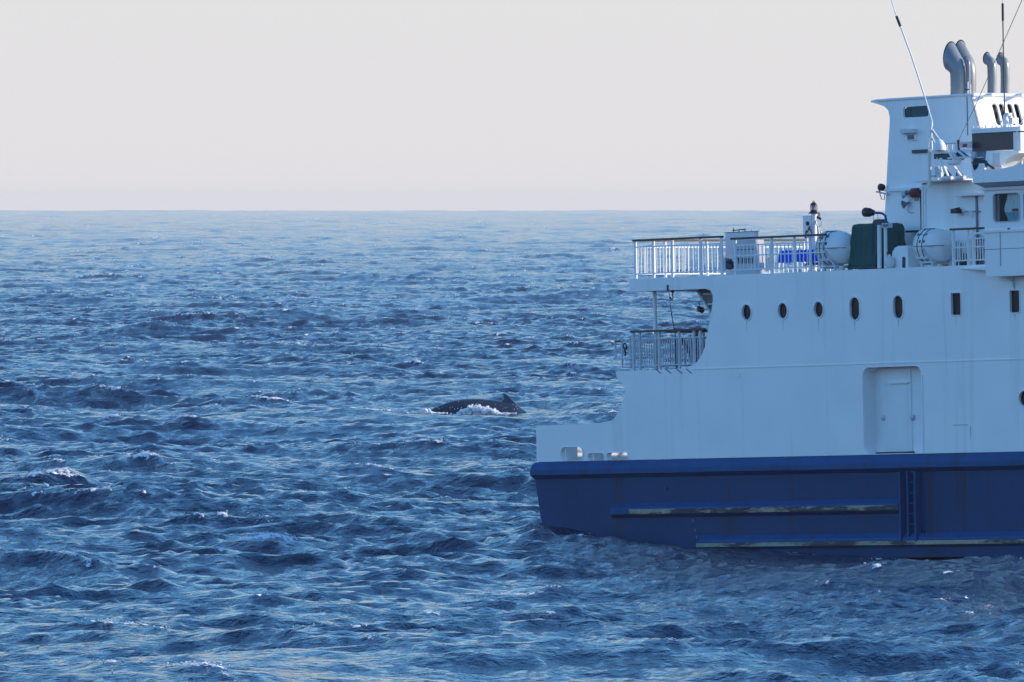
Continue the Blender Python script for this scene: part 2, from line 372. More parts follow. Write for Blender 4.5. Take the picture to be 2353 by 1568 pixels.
def worn(name, base, bare, scale=3.0, lo=0.46, hi=0.56):
    m = mat(name, base, 0.6); n = noise(m, scale, 6, 0.7, mapped(m, (0.35, 1, 2.2)))
    k = noise(m, 9, 4, 0.7, mapped(m, (0.6, 1, 1)))
    c = mixc(m, k.outputs[0], bare, (0.16, 0.1, 0.06)); f = ramp(m, n.outputs[0], [(lo, (0,) * 3), (hi, (1,) * 3)]).outputs[0]
    lk(m, mixc(m, f, base, c), bsdf(m).inputs["Base Color"]); return m
WORN = worn("fender_chafed_paint", (0.02, 0.025, 0.035), (0.55, 0.47, 0.35), 1.3, 0.5, 0.56)
WORN2 = worn("low_fender_chafed_paint", (0.03, 0.035, 0.04), (0.6, 0.52, 0.38), 1.0, 0.44, 0.52)
BLACK = mat("black_fitting", (0.012, 0.013, 0.016), 0.5)
WOOD = paint("dark_varnished_wood", (0.035, 0.014, 0.01), 0.45, (0.09, 0.05, 0.035), 0.4, 0.002, 6)
DARK = mat("inside_shade_fill", (0.02, 0.024, 0.03), 0.8)  # shade of the unlit inside put into a flat near-black colour
GREYD = paint("dark_grey_steel", (0.16, 0.2, 0.23), 0.6, (0.08, 0.07, 0.06), 0.3, 0.003, 2)  # one dark grey for decks, seams, wires and small steel parts
GLASS = mat("dark_window_glass", (0.003, 0.007, 0.014), 0.25, 0, 0.15)
STEEL = paint("brushed_exhaust_steel", (0.25, 0.27, 0.28), 0.36, (0.12, 0.1, 0.09), 0.4, 0.002, 3); bsdf(STEEL).inputs["Metallic"].default_value = 0.15
MOUTH_BLACK = mat("black_pipe_mouth", (0.008, 0.008, 0.01), 0.9)  # near-black for the rims and discs closing the exhaust mouths
GREEN = paint("dark_green_stripe_paint", (0.01, 0.07, 0.085), 0.5, (0.03, 0.03, 0.03), 0.2, 0.002)
def fabric(name, col, bump=0.06, sc=2.2):
    m = mat(name, col, 0.85, 0, 0.2); n = noise(m, sc, 4, 0.6, mapped(m, (1, 1, 0.45)), 0.8)
    lk(m, mixc(m, n.outputs[0], tuple(c * 0.7 for c in col), tuple(min(1, c * 1.35) for c in col)), bsdf(m).inputs["Base Color"])
    bp = nn(m, "ShaderNodeBump"); bp.inputs["Distance"].default_value = bump; lk(m, n.outputs[0], bp.inputs["Height"]); lk(m, bp.outputs[0], bsdf(m).inputs["Normal"]); return m
TARP = fabric("dark_green_tarpaulin", (0.014, 0.088, 0.08), 0.16, 1.6); BTARP = fabric("bright_blue_tarpaulin", (0.004, 0.075, 0.75), 0.03)
RED = mat("red_paint", (0.45, 0.012, 0.02), 0.5); MAROON = mat("dull_red_lamp_guard", (0.14, 0.014, 0.018), 0.6)
ROPE = mat("dark_rope", (0.03, 0.035, 0.035), 0.9)
LENS = mat("lamp_glass", (0.5, 0.52, 0.52), 0.1, 0, 0.6)
BROWNISH = mat("curtain_dark", (0.03, 0.04, 0.06), 0.9); CURT = fabric("pale_teal_curtain", (0.55, 0.68, 0.66), 0.02, 5); CURT2 = fabric("teal_curtain", (0.14, 0.36, 0.42), 0.02, 5)

# ------------------------------------------------------------------ the ferry
BEAM = 11.0; ZK = 2.12; ZS = G(1900, 838)[1]; ZD = G(1850, 625)[1]; print("ZK", G(1600, 1053), "ZS", ZS, "ZD", ZD, G(2353, 1030), G(1640, 664))
ferry = empty("ferry", (12, 5.5, 0), "white ferry with navy blue hull, cut off by the right edge", "ferry")

# blue hull: aft body straight, bow tapering beyond the picture
hb = MB()
st_px = [(1232, 1063), (1228, 1085), (1230, 1105), (1235, 1140), (1241, 1180), (1248, 1215), (1256, 1250), (1266, 1290)]
stern = [G(x, y) for x, y in st_px]
secs = []
for i, (us, zz) in enumerate(stern):
    zz = min(zz, ZK)
    row_s, row_p = [], []
    for u in (us, 4, 8, 12, 16, 20, 24, 28, 32, 36, 40, 44, 47, 49):
        k = max(0.0, (u - 30) / 19.0); hw = 5.5 * (1 - k ** 1.8 * (0.97 - 0.1 * (zz / ZK))); sheer = 0.0
        row_s.append((u, 5.5 - hw, zz)); row_p.append((u, 5.5 + hw, zz))
    secs.append((row_s, row_p))
for i in range(len(secs) - 1):
    for side in (0, 1):
        a, b = secs[i][side], secs[i + 1][side]
        for k in range(len(a) - 1): hb.add([a[k], a[k + 1], b[k + 1], b[k]], [(0, 1, 2, 3)])
    (a, a2), (b, b2) = secs[i], secs[i + 1]; hb.add([a[0], a2[0], b2[0], b[0]], [(0, 1, 2, 3)])
(a, a2) = secs[0]; hb.add(a + a2[::-1], [list(range(len(a) * 2))]); (a, a2) = secs[-1]; hb.add(a + a2[::-1], [list(range(len(a) * 2))])
hull = hb.build("hull", BLUE, ferry, "navy blue hull with rust stains")
u_st = stern[0][0] - 0.08
def rail_prof(u0, u1, z, h, d, name, m, par, w=0.0, chop=0.12):
    p = [(0, z + h / 2), (-d * 0.85, z + h * 0.18), (-d, z + h * 0.05), (-d, z - h * 0.25), (0, z - h / 2)]
    b = MB(); vs = [(u0 + (0 if i in (0, 4) else chop), w + a, q) for i, (a, q) in enumerate(p)] + [(u1 - (0 if i in (0, 4) else chop), w + a, q) for i, (a, q) in enumerate(p)]
    b.add(vs, [(i, i + 1, i + 6, i + 5) for i in range(4)] + [(0, 1, 2, 3, 4), (9, 8, 7, 6, 5)]); return b.build(name, m, par)
rail_prof(u_st, 30, ZK - 0.27, 0.5, 0.2, "rubbing_strake", BLUE2, hull, chop=0.02)
u0, z0 = G(1408, 1176); u1, z1 = G(2078, 1161)
rail_prof(u0, u1, (z0 + z1) / 2, 0.44, 0.2, "fender_bar", BLUE2, hull)
b = MB(); b.box(u0 + 1.0, u1 - 0.03, -0.212, -0.19, (z0 + z1) / 2 - 0.11, (z0 + z1) / 2 + 0.035); b.build("chafing_strip", WORN, hull, "worn chafing strip showing bare metal")
u0, z0 = G(1607, 1252); u1, z1 = G(2353, 1238)
rail_prof(u0, 30, (z0 + z1) / 2 + 0.03, 0.42, 0.16, "fender_bar", BLUE2, hull)
b = MB(); b.box(u0 + 0.06, 29, -0.175, -0.15, (z0 + z1) / 2 - 0.10, (z0 + z1) / 2 + 0.015); b.build("chafing_strip", WORN2, hull, "worn pale chafing strip at the waterline")
# ladder channel
ua, _ = G(2079, 1150); ub, _ = G(2114, 1150)
for uu, nm in ((ua, "channel_edge"), (ub, "channel_edge")): MB().box(uu - 0.03, uu + 0.03, -0.2, 0.0, -0.4, ZK - 0.5).build(nm, BLUE2, hull)
for k in range(6):
    zz = 0.0 + 0.3 * k + 0.1; MB().tube([(ua + 0.32, -0.1, zz), (ub - 0.03, -0.1, zz)], 0.016, 6).build("ladder_rung", BLUE2, hull)
MB().box(ua + 0.24, ua + 0.30, -0.14, 0.0, -0.3, ZK - 0.5).build("ladder_rail", BLUE2, hull)
for (x, y, r) in ((2124, 1222, 0.05), (1531, 1122, 0.04)): MB().lathe(G3(x, y, -0.02), (0, 1, 0), [(0, 0), (0, r), (0.05, r)], 10).build("overboard_outlet", BLACK, hull)
# draught marks, small pale flecks on the quarter
for k, y in enumerate((1200, 1222, 1238)):
    u_, z_ = G(1592 + 4 * k, y); MB().box(u_, u_ + 0.05, -0.012, -0.004, z_, z_ + 0.09).build("draught_mark", GREYD, hull)

# white side plating with its openings
def gp(pts, w=0.0): return [G(x, y, w) for x, y in pts]
uR = 30.0
stern_curve = [(1233, 1062), (1232, 979), (1300, 976), (1380, 972), (1408, 966), (1421, 948), (1431, 922), (1436, 902), (1435, 888), (1428, 881), (1419, 873)]
open_curve = [(1588, 841), (1602, 832), (1614, 813), (1620, 797), (1626, 764), (1634, 720), (1638, 690), (1637, 676), (1631, 667), (1620, 664)]
outer = [(G(1233, 1063)[0], ZK)] + gp(stern_curve[1:]) + [(G(1414, 846)[0], ZS)] + gp([(1588, 843)])[:0] + [(G(1560, 843)[0], ZS)] + gp(open_curve)
z_under = G(1620, 664)[1]; outer += [(G(1446, 664)[0], z_under), (G(1446, 640)[0], ZD), (uR, ZD), (uR, ZK)]
holes = []; wins = []
for (cx, cy, rx, ry) in ((1716, 718, 10.5, 18), (1799, 714.5, 10.5, 18), (1881.5, 711.5, 10.5, 18)):
    c = G(cx, cy); du = (G(cx + rx, cy)[0] - G(cx - rx, cy)[0]) / 2; dz = (G(cx, cy - ry)[1] - G(cx, cy + ry)[1]) / 2
    wins.append(("porthole", ellipse(c[0], c[1], du, dz)))
for (x0, y0, x1, y1) in ((1954, 683, 1975, 736), (2054, 679, 2075, 733)):
    a = G(x0, y1); b_ = G(x1, y0); wins.append(("side_window", rrect(a[0], a[1], b_[0], b_[1], (b_[0] - a[0]) / 2 - 0.002, 8)))
for (x0, y0, x1, y1) in ((2187, 673, 2208, 725), (2322, 667, 2343, 719)):
    a = G(x0, y1); b_ = G(x1, y0); wins.append(("side_window", rrect(a[0], a[1], b_[0], b_[1], 0.05, 4)))
c = G(2355, 916); wins.append(("porthole", ellipse(c[0], c[1], 0.24, 0.22)))
for k in range(3): wins.append(("side_window", rrect(25.0 + 1.9 * k, 6.1, 25.45 + 1.9 * k, 6.85, 0.05, 4)))
holes += [h for _, h in wins]
# mooring ports
ports = []
for (x0, y0, x1, y1) in ((1290, 1027, 1339, 1059), (1352, 1041, 1388, 1060), (1395, 1040, 1443, 1059)):
    a = G(x0, y1); b_ = G(x1, y0); a = (a[0], max(a[1], ZK + 0.015)); ports.append(rrect(a[0], a[1], b_[0], b_[1], min(0.2, (b_[1] - a[1]) * 0.42), 6))
holes += ports
da = G(1985, 1034); db = G(2117, 841); DOORZ0 = ZK + 0.02; dhole = rrect(da[0], DOORZ0, db[0], db[1], 0.27, 6); holes.append(dhole)
pl = MB(); pl.plate(outer, holes, (0, 0, 0), (1, 0, 0), (0, 0, 1), (0, 1, 0), 0.0, 0.05)
side = pl.build("side_plating", WHITE, ferry, "white starboard side plating")
# the other side of the ship, without windows
pp = MB(); pp.plate(outer, [], (0, BEAM, 0), (1, 0, 0), (0, 0, 1), (0, -1, 0), 0.0, 0.05); pp.build("port_plating", WHITE, ferry)
for nm, h in wins:
    hc = (sum(p[0] for p in h) / len(h), sum(p[1] for p in h) / len(h))
    out = [(hc[0] + (p[0] - hc[0]) * (1 + 0.035 / max(0.05, math.hypot(p[0] - hc[0], p[1] - hc[1]))), hc[1] + (p[1] - hc[1]) * (1 + 0.035 / max(0.05, math.hypot(p[0] - hc[0], p[1] - hc[1])))) for p in h]
    inn = [(hc[0] + (p[0] - hc[0]) * 0.985, hc[1] + (p[1] - hc[1]) * 0.985) for p in h]
    fr = MB().plate(out, [inn], (0, 0, 0), (1, 0, 0), (0, 0, 1), (0, 1, 0), -0.025, 0.0).plate([(p[0], p[1]) for p in h], [inn], (0, 0, 0), (1, 0, 0), (0, 0, 1), (0, 1, 0), 0.0, 0.09)
    f = fr.build(nm, WHITE2, ferry); MB().plate(h, [], (0, 0, 0), (1, 0, 0), (0, 0, 1), (0, 1, 0), 0.055, 0.07).build("pane", GLASS, f)
for h in ports:
    hc = (sum(p[0] for p in h) / len(h), sum(p[1] for p in h) / len(h)); out = [(hc[0] + (p[0] - hc[0]) * 1.06, hc[1] + (p[1] - hc[1]) * 1.08) for p in h]
    out = [(a, max(b2, ZK + 0.012)) for a, b2 in out]
    MB().plate(out, [[(p[0], p[1]) for p in [(hc[0] + (q[0] - hc[0]) * 0.99, hc[1] + (q[1] - hc[1]) * 0.99) for q in h]]], (0, 0, 0), (1, 0, 0), (0, 0, 1), (0, 1, 0), -0.02, 0.16).build("mooring_port", WHITE2, ferry)
# door recess
dr_ = MB(); dr_.plate(dhole, [[(p[0] * 0.999 + 0.001 * (da[0] + db[0]) / 2, p[1] * 0.999 + 0.001 * 3.5) for p in dhole]], (0, 0, 0), (1, 0, 0), (0, 0, 1), (0, 1, 0), 0.05, 0.48)
dr_.plate(dhole, [], (0, 0, 0), (1, 0, 0), (0, 0, 1), (0, 1, 0), 0.48, 0.52)
rec = dr_.build("door_recess", WHITE2, ferry, "recess of the shell door")
a = G(2024, 1030, 0.46); b_ = G(2092, 868, 0.46)
dd = MB().plate(rrect(a[0], DOORZ0 + 0.03, b_[0] + 0.02, b_[1] + 0.25, 0.05, 3), [], (0, 0, 0), (1, 0, 0), (0, 0, 1), (0, 1, 0), 0.44, 0.485).build("shell_door", WHITE2, rec)
for x, y in ((2028, 961), (2093, 959)):
    MB().lathe(G3(x, y, 0.40), (0, 1, 0), [(0, 0), (0, 0.07), (0.05, 0.09)], 12).build("door_handle", GREYW, rec)
a = G(2042, 881, 0.44); b_ = G(2088, 877, 0.44); MB().box(a[0], b_[0], 0.38, 0.45, a[1] - 0.02, b_[1]).build("drip_ledge", WHITE2, rec)
MB().box(G(2024, 1033, .3)[0], G(2090, 1033, .3)[0], 0.1, 0.5, DOORZ0, DOORZ0 + 0.05).build("door_sill", BLACK, rec)
u_, _ = G(2119, 940); MB().box(u_, u_ + 0.05, -0.03, 0.0, ZK + 0.05, G(2119, 862)[1]).build("door_guide", WHITE2, side)
# weld seam along the side
MB().box(G(1590, 848)[0], uR, -0.018, -0.001, ZS - 0.03, ZS).build("seam_strip", WHITE2, side)
u_, z_ = G(2190, 978); MB().box(u_, u_ + 0.65, -0.015, -0.002, z_, z_ + 0.03).build("grab_rail", GREYW, side)
for k, x in enumerate((1617, 1666, 1698, 1740)):
    pass
for k, uu in enumerate((6.1, 9.6, 13.4)):
    MB().box(uu, uu + 0.02, -0.004, -0.0005, ZK + 0.02, ZS - 0.04).build("plate_seam", WHITE2, side)
    if uu > 9: MB().box(uu + 0.8, uu + 0.82, -0.004, -0.0005, ZS + 0.01, ZD - 0.02).build("plate_seam", WHITE2, side)
RUST = mat("rust_run", (0.3, 0.2, 0.12), 0.8); RUST.node_tree.nodes["Principled BSDF"].inputs["Alpha"].default_value = 0.13
rgq = random.Random(21)
for (x, y) in ((1716, 738), (1799, 735), (1881, 731), (1964, 738), (2064, 735), (2197, 727), (2332, 721), (2100, 1036), (1700, 860), (2230, 980)):
    u_, z_ = G(x, y); w2_ = rgq.uniform(.012, .03); ln = rgq.uniform(.15, .5)
    MB().prism([(u_ - w2_, z_), (u_ + w2_, z_), (u_ + w2_ * .3, z_ - ln), (u_ - w2_ * .2, z_ - ln * .9)], -0.0035, -0.001).build("rust_run", RUST, side)
# decks and bulkheads inside
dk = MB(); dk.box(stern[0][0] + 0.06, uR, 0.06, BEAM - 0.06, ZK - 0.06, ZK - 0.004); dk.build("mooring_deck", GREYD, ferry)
tr = MB(); tr.box(G(1234, 1020)[0], G(1234, 1020)[0] + 0.06, 0.055, BEAM - 0.055, ZK, G(1260, 979)[1] - 0.01); tr.build("transom_bulwark", WHITE2, ferry)
MB().box(4.5, 4.58, 0.06, BEAM - 0.06, ZK, ZS - 0.1).build("aft_bulkhead", WHITE2, ferry)
for uu in (1.3, 2.6): MB().box(uu, uu + 0.05, 0.06, 0.5, ZK, ZK + 0.62).build("bulwark_stay", WHITE2, ferry)
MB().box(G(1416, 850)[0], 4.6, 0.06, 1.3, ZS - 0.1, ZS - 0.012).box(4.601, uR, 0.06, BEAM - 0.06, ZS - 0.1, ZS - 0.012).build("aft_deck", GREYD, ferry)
sl = MB(); ze = z_under; us = G(1446, 650)[0]
sl.box(us + 0.002, uR, 0.055, BEAM - 0.055, ze + 0.12, ZD - 0.008); sl.build("upper_deck", WHITE2, ferry)
MB().box(us, us + 0.08, 0.055, BEAM - 0.055, ze, ZD - 0.01).build("aft_fascia", WHITE, ferry)
MB().box(9.2, 9.3, 0.06, BEAM - 0.06, ZS, ze + 0.1).build("aft_bulkhead", WHITE2, ferry)
MB().box(9.4, uR, 0.6, 0.7, ZK, ze + 0.1).build("inner_dark_backing", DARK, ferry)  # dark sheet added so the side windows look dark
MB().box(uR - 0.05, uR, 0.06, BEAM - 0.06, ZK, ZD - 0.01).build("forward_bulkhead", WHITE, ferry)
# forecastle, outside the picture
MB().add([(uR, 0.0, ZK), (uR, 11, ZK), (49, 5.6, ZK), (49, 5.4, ZK), (uR, 0, 4.9), (uR, 11, 4.9), (50, 5.6, 5.4), (50, 5.4, 5.4)], [(0, 1, 2, 3), (7, 6, 5, 4), (0, 3, 7, 4), (1, 2, 6, 5), (2, 3, 7, 6), (0, 1, 5, 4)]).build("forecastle", WHITE, ferry)
# gusset seen under the deck
MB().pprism([(1601, 664), (1640, 664), (1642, 690), (1636, 722)], 0.7, 0.76).build("deck_gusset", GREYD, ferry)  # shade under the deck is put into its dark grey
b = MB(); b.bar(G3(1601, 664, 0.66), G3(1636, 722, 0.66), 0.08, 0.06); b.bar(G3(1616, 676, 0.66), G3(1640, 676, 0.66), 0.05); b.bar(G3(1627, 700, 0.66), G3(1640, 698, 0.66), 0.05); b.build("gusset_stiffener", GREYW, ferry)
# pillar under the overhang
u_, _ = G(1506, 750, 0.5); MB().tube([(u_, 0.5, ZS), (u_, 0.5, ze + 0.12)], 0.055, 12).build("deck_pillar", WHITE2, ferry)
u_, _ = G(1506, 750, BEAM - 0.5); MB().tube([(4.6, BEAM - 0.5, ZS), (4.6, BEAM - 0.5, ze + 0.12)], 0.055, 12).build("deck_pillar", WHITE2, ferry)

# railings ---------------------------------------------------------
def railing(name, p0, p1, zd, height, posts, nbal, hand=None, label=None, top=0.2, bot=0.14, m=WHITE2, hr=0.045, mid=None, zh0=None):
    p0, p1 = Vector((*p0, zd)), Vector((*p1, zd)); d = p1 - p0; z = lambda h: Vector((0, 0, h))
    root = MB().bar(p0 + z(height - top), p1 + z(height - top), 0.035).build(name, m, ferry, label)
    MB().bar(p0 + z(bot), p1 + z(bot), 0.035).build("bottom_bar", m, root)
    if mid: MB().bar(p0 + z(mid), p1 + z(mid), 0.035).build("middle_bar", m, root)
    if hand: MB().bar(p0 + z(height) - d.normalized() * 0.08, p1 + z(height) + d.normalized() * 0.05, 0.11, 0.06).build("handrail", hand, root)
    for t in posts:
        q = p0 + d * t; MB().tube([q, q + z(height)], hr, 8).build("post", m, root)
    first = None
    for k in range(nbal):
        t = (k + 0.7) / (nbal + 0.4); q = p0 + d * t
        if first is None:
            first = MB().tube([q + z(bot), q + z(height - top)], 0.017, 6).build("baluster", m, root); q0 = q
        else: copy_mesh_obj(first, q - q0, root)
    return root
HR = G(1550, 549)[1] - ZD
ua, ub = G(1457, 600)[0], G(1655, 600)[0]
railing("starboard_quarter_railing", (ua, 0.06), (ub, 0.06), ZD, HR, (0, 0.21, 0.43, 0.76, 1.0), 27, WOOD)
railing("stern_railing", (ua - 0.02, 0.14), (ua - 0.02, BEAM - 0.1), ZD, HR, (0.1, 0.25, 0.4, 0.6, 0.8, 1.0), 58, WOOD)
railing("port_railing", (ua, BEAM - 0.06), (15.0, BEAM - 0.06), ZD, HR, (0.12, 0.25, 0.38, 0.5, 0.63, 0.75, 0.88, 1.0), 70, WOOD)
uc, ud = G(1680, 600)[0], G(1890, 600)[0]
railing("starboard_side_railing", (uc, 0.1), (ud, 0.1), ZD, G(1780, 544.5)[1] - ZD, (0.02, 0.42, 0.67, 0.84), 24, WOOD, mid=0.55)
ue, uf = G(2184, 570)[0], G(2262, 570)[0]
railing("wing_railing", (ue, 0.1), (uf, 0.1), ZD, G(2222, 526)[1] - ZD, (0.01, 0.45, 0.6), 13, WOOD, mid=0.52, top=0.28)
# lower aft railing: white rails in a grey that carries their shade
ua, ub = G(1445, 800)[0], G(1612, 800)[0]
HR2 = G(1530, 760)[1] - ZS
railing("aft_deck_railing", (ua + 0.1, 0.1), (ub, 0.1), ZS, HR2, (0.0, 0.09, 0.37, 0.65, 0.86, 0.95), 30, WOOD, top=0.22, m=GREYW)
railing("aft_deck_stern_railing", (4.65, 1.3), (4.65, BEAM - 0.2), ZS, HR2, (0.15, 0.3, 0.5, 0.7, 0.9), 50, WOOD, top=0.22, m=GREYW)
st = MB(); a = G3(1412, 823, 0.1); b_ = G3(1458, 823, 0.1)
st.box(a.x, b_.x, 0.05, 0.6, a.z - 0.05, a.z); step = st.build("boarding_step", GREYW, ferry)
for x in (1414, 1429, 1448):
    u_, z_ = G(x, 776, 0.1); MB().tube([(u_, 0.1, a.z - 0.3 if x > 1420 else a.z), (u_, 0.1, z_)], 0.03, 8).build("step_post", GREYW, step)
MB().bar(G3(1413, 785, 0.1), G3(1430, 785, 0.1), 0.05).build("step_bar", BLACK, step)
for x0 in (1506, 1530, 1555, 1577):
    MB().bar(G3(x0, 848, -0.012), G3(x0 + 12, 858, -0.012), 0.03, 0.02).build("side_cleat", GREYD, side)

# funnel ------------------------------------------------------------
WFU = 2.2
fp = [(2001, 232), (2012, 229), (2045, 226), (2120, 221.5), (2232, 216)]
fe0, fe1 = (2232, 216), (2282, 416)
left = [(2030, 620), (2031, 535), (2036, 440), (2041, 340), (2044, 290), (2044.5, 270), (2041, 254), (2032, 245), (2018, 240), (2001, 235)]
fo = [G(x, y, WFU) for x, y in left + fp] + [G(*fe1, WFU), (G(*fe1, WFU)[0], ZD)]
hw1 = [rrect(*G(2076, 271, WFU), *G(2133, 243, WFU), 0.08, 4)]
fun = MB().plate(fo, hw1, (0, WFU, 0), (1, 0, 0), (0, 0, 1), (0, 1, 0), 0, 0.06).build("funnel", WHITE, ferry, "white raked funnel casing")
MB().plate(hw1[0], [], (0, WFU, 0), (1, 0, 0), (0, 0, 1), (0, 1, 0), 0.10, 0.13).build("louvre_back", GREYD, fun)
a = G(2079, 268, WFU); b_ = G(2091, 247, WFU); MB().box(a[0], b_[0], WFU + 0.05, WFU + 0.1, a[1], b_[1]).build("intake_flap", GREEN, fun)
c = G(2108, 257, WFU); MB().plate(ellipse(c[0], c[1], 0.4, 0.3, 18), [], (0, WFU, 0), (1, 0, 0), (0, 0, 1), (0, 1, 0), 0.05, 0.1).build("intake_flap", GREEN, fun)
WF2 = WFU + 4.6
MB().plate(fo, [], (0, WF2, 0), (1, 0, 0), (0, 0, 1), (0, 1, 0), 0, 0.06).build("funnel_port_side", WHITE, fun)
ft = G(*fe0, WFU); fb = G(*fe1, WFU); ev = Vector((ft[0] - fb[0], 0, ft[1] - fb[1])); FL = ev.length; ev.normalize()
nv = Vector((ev.z, 0, -ev.x))
def on_front(x, y):
    r = px_ray(x, y); q = Vector((0, 0, CAM_H)) - SO
    n = SF * nv.x + SU * nv.z; o_ = SF * fb[0] + SU * fb[1]
    t = (o_ - q).dot(n) / r.dot(n); p = q + r * t; l = Vector((p.dot(SF), p.dot(SP), p.dot(SU)))
    return l.y, (l - Vector((fb[0], 0, fb[1]))).dot(ev)
sl_h = []
for x in (2284, 2299.5, 2318.5, 2334):
    w_, s1 = on_front(x, 238); _, s0 = on_front(x + 9, 288); sl_h.append(rrect(w_ - 0.095, s0, w_ + 0.095, s1, 0.093, 6))
MB().plate([(WFU, -2.5), (WF2 + 0.06, -2.5), (WF2 + 0.06, FL), (WFU, FL)], sl_h, (fb[0], 0, fb[1]), (0, 1, 0), tuple(ev), tuple(-nv), 0.0, 0.06).build("funnel_front", WHITE, fun)
MB().box(G(2050, 230, WFU)[0], fb[0] - 0.9, WFU + 0.4, WFU + 0.45, ZD, ft[1] - 0.3).build("funnel_dark_backing", DARK, fun)  # dark sheets added to give the funnel openings their shade
MB().box(fb[0] - 1.1, fb[0] - 1.0, WFU + 0.4, WF2 - 0.3, ZD, ft[1] - 0.3).build("funnel_dark_backing", DARK, fun)
tu0 = G(2003, 232, WFU); MB().add([(tu0[0], WFU + .062, tu0[1] - 0.06), (ft[0], WFU + .062, ft[1] - 0.06), (ft[0], WF2, ft[1] - 0.06), (tu0[0], WF2, tu0[1] - 0.06), (tu0[0], WFU + .062, tu0[1] - 0.01), (ft[0], WFU + .062, ft[1] - 0.01), (ft[0], WF2, ft[1] - 0.01), (tu0[0], WF2, tu0[1] - 0.01)],
         [(0, 3, 2, 1), (4, 5, 6, 7), (0, 1, 5, 4), (1, 2, 6, 5), (2, 3, 7, 6), (3, 0, 4, 7)]).build("funnel_top", WHITE2, fun)
MB().box(*[v for v in (G(1995, 231.5, WFU)[0], G(2008, 231.5, WFU)[0])], WFU + 0.1, WFU + 0.9, tu0[1] - 0.04, tu0[1] - 0.01).build("funnel_top_lip", WHITE2, fun)
e0 = G(2125, 222, WFU); MB().tube([(tu0[0] + 0.3, WFU - 0.03, tu0[1] - 0.0), (ft[0], WFU - 0.03, ft[1] - 0.02)], 0.035, 8).build("edge_pipe", WHITE2, fun)
MB().tube([(ft[0] + 0.05, WFU, ft[1] - 0.03), (ft[0] + 0.05, WF2, ft[1] - 0.03)], 0.06, 8).build("edge_pipe", WHITE2, fun)
for x in (2263, 2332):
    w_, z_ = GF(x, 222, ft[0]); MB().tube([(ft[0], w_, ft[1] - 0.04), (ft[0] + 0.35, w_, ft[1] - 0.04)], 0.05, 10).build("drain_stub", WHITE2, fun)
u_, _ = G(2223, 260, WFU); MB().box(u_ - 0.012, u_ + 0.012, WFU - 0.012, WFU - 0.001, G(2223, 312, WFU)[1], G(2223, 222, WFU)[1]).build("panel_gap", BLACK, fun)
# details on the side of the funnel
b = MB().pbox(2068, 297, 2093, 306, WFU - 0.25, WFU); b.pbox(2071, 306, 2094, 310, WFU - 0.12, WFU); b.build("vent_hood", GREYW, fun)
bx_ = MB().pbox(2082, 310, 2103, 323, WFU - 0.06, WFU - 0.001).build("vent_opening", WHITE2, fun); MB().pbox(2085, 311, 2100, 321, WFU - 0.07, WFU - 0.062).build("vent_mesh", GREYD, bx_)
MB().pbox(2095, 344, 2138, 352, WFU - 0.05, WFU - 0.001).build("green_stripe", GREEN, fun)
MB().pprism([(2032, 434), (2032, 441), (2128, 436), (2128, 429)], WFU - 0.1, WFU - 0.002).build("casing_ledge", WHITE2, fun)
MB().pbox(2080, 529.5, 2117, 534, WFU - 0.3, WFU - 0.01).build("ledge_rail", WOOD, fun)
u_, _ = G(2117.5, 480, WFU); MB().box(u_ - 0.015, u_ + 0.015, WFU - 0.04, WFU - 0.002, G(2117, 530, WFU)[1], G(2117, 440, WFU)[1]).build("panel_gap", BLACK, fun)
for x, w_ in ((2121, 1.0), (2127, 0.95)):
    MB().tube([G3(x, 615, w_), G3(x, 432, w_)], 0.045, 8).build("riser_pipe", WHITE2, fun)
MB().pbox(2117, 437, 2130, 470, 0.98, 1.1).build("cable_box", GREYW, fun); MB().pbox(2117, 424, 2130, 431, 0.98, 1.1).build("vent_cap", CREAM, fun)
MB().pbox(2119, 421, 2128, 424, 0.96, 1.1).build("vent_lid", BLACK, fun)
# exhaust pipes
def exhaust(xb, w_, r, xt, yt, ybend, flare=1.15, name="exhaust_pipe"):
    a = G3(xb, 224, w_); b_ = G3(xb, ybend, w_); t = G3(xt, yt, w_); d = (t - b_); m1_ = b_ + Vector((0, 0, 1)) * d.length * 0.28 + d * 0.08
    path = [a, b_ - Vector((0, 0, .3)), b_, b_.lerp(m1_, 0.6) , b_.lerp(t, 0.42) + Vector((0.03, 0, 0.05)), b_.lerp(t, 0.7) + Vector((0.0, 0, 0.02)), t]
    rr = [r, r, r * 1.02, r * 1.05, r * flare, r * flare * 1.03, r * flare * 0.98]
    mb = MB().tube(path, rr, 20, cap=False); dv = (path[-1] - path[-2]).normalized(); nc_ = Vector((-1, -0.1, 0.12)).normalized()
    mb.v[-20:] = [q + dv * ((t - q).dot(nc_) / dv.dot(nc_)) for q in mb.v[-20:]]
    rim = mb.v[-20:]; p = mb.build(name, STEEL, fun)
    lip = MB().tube(rim + [rim[0], rim[1]], 0.014 if r > .1 else .006, 6, cap=False); lip.add([q - nc_ * 0.02 for q in rim], [list(range(20))]); lip.build("pipe_mouth", MOUTH_BLACK, p)
    MB().tube([b_ - Vector((0, 0, .32)), b_ - Vector((0, 0, .27))], r * 1.03, 20).build("weld_collar", STEEL, p); return p
exhaust(2201.5, 2.75, 0.225, 2183, 129, 172, 1.25)
exhaust(2225, 3.35, 0.225, 2205, 124, 170, 1.2)
exhaust(2224.5, 2.9, 0.065, 2219, 137, 150, 1.0)
exhaust(2279, 4.0, 0.13, 2267, 134, 155, 1.1)
exhaust(2309, 4.6, 0.13, 2298, 135, 155, 1.1)
for dx in (0, 6): MB().tube([G3(2224 + dx, 224, 2.6), G3(2224 + dx, 188 + dx, 2.6)], 0.018, 6).build("vent_pipe", WHITE2, fun)
MB().bar(G3(2218, 206, 2.55), G3(2226, 206, 2.55), 0.035).build("vent_clamp", BLACK, fun)

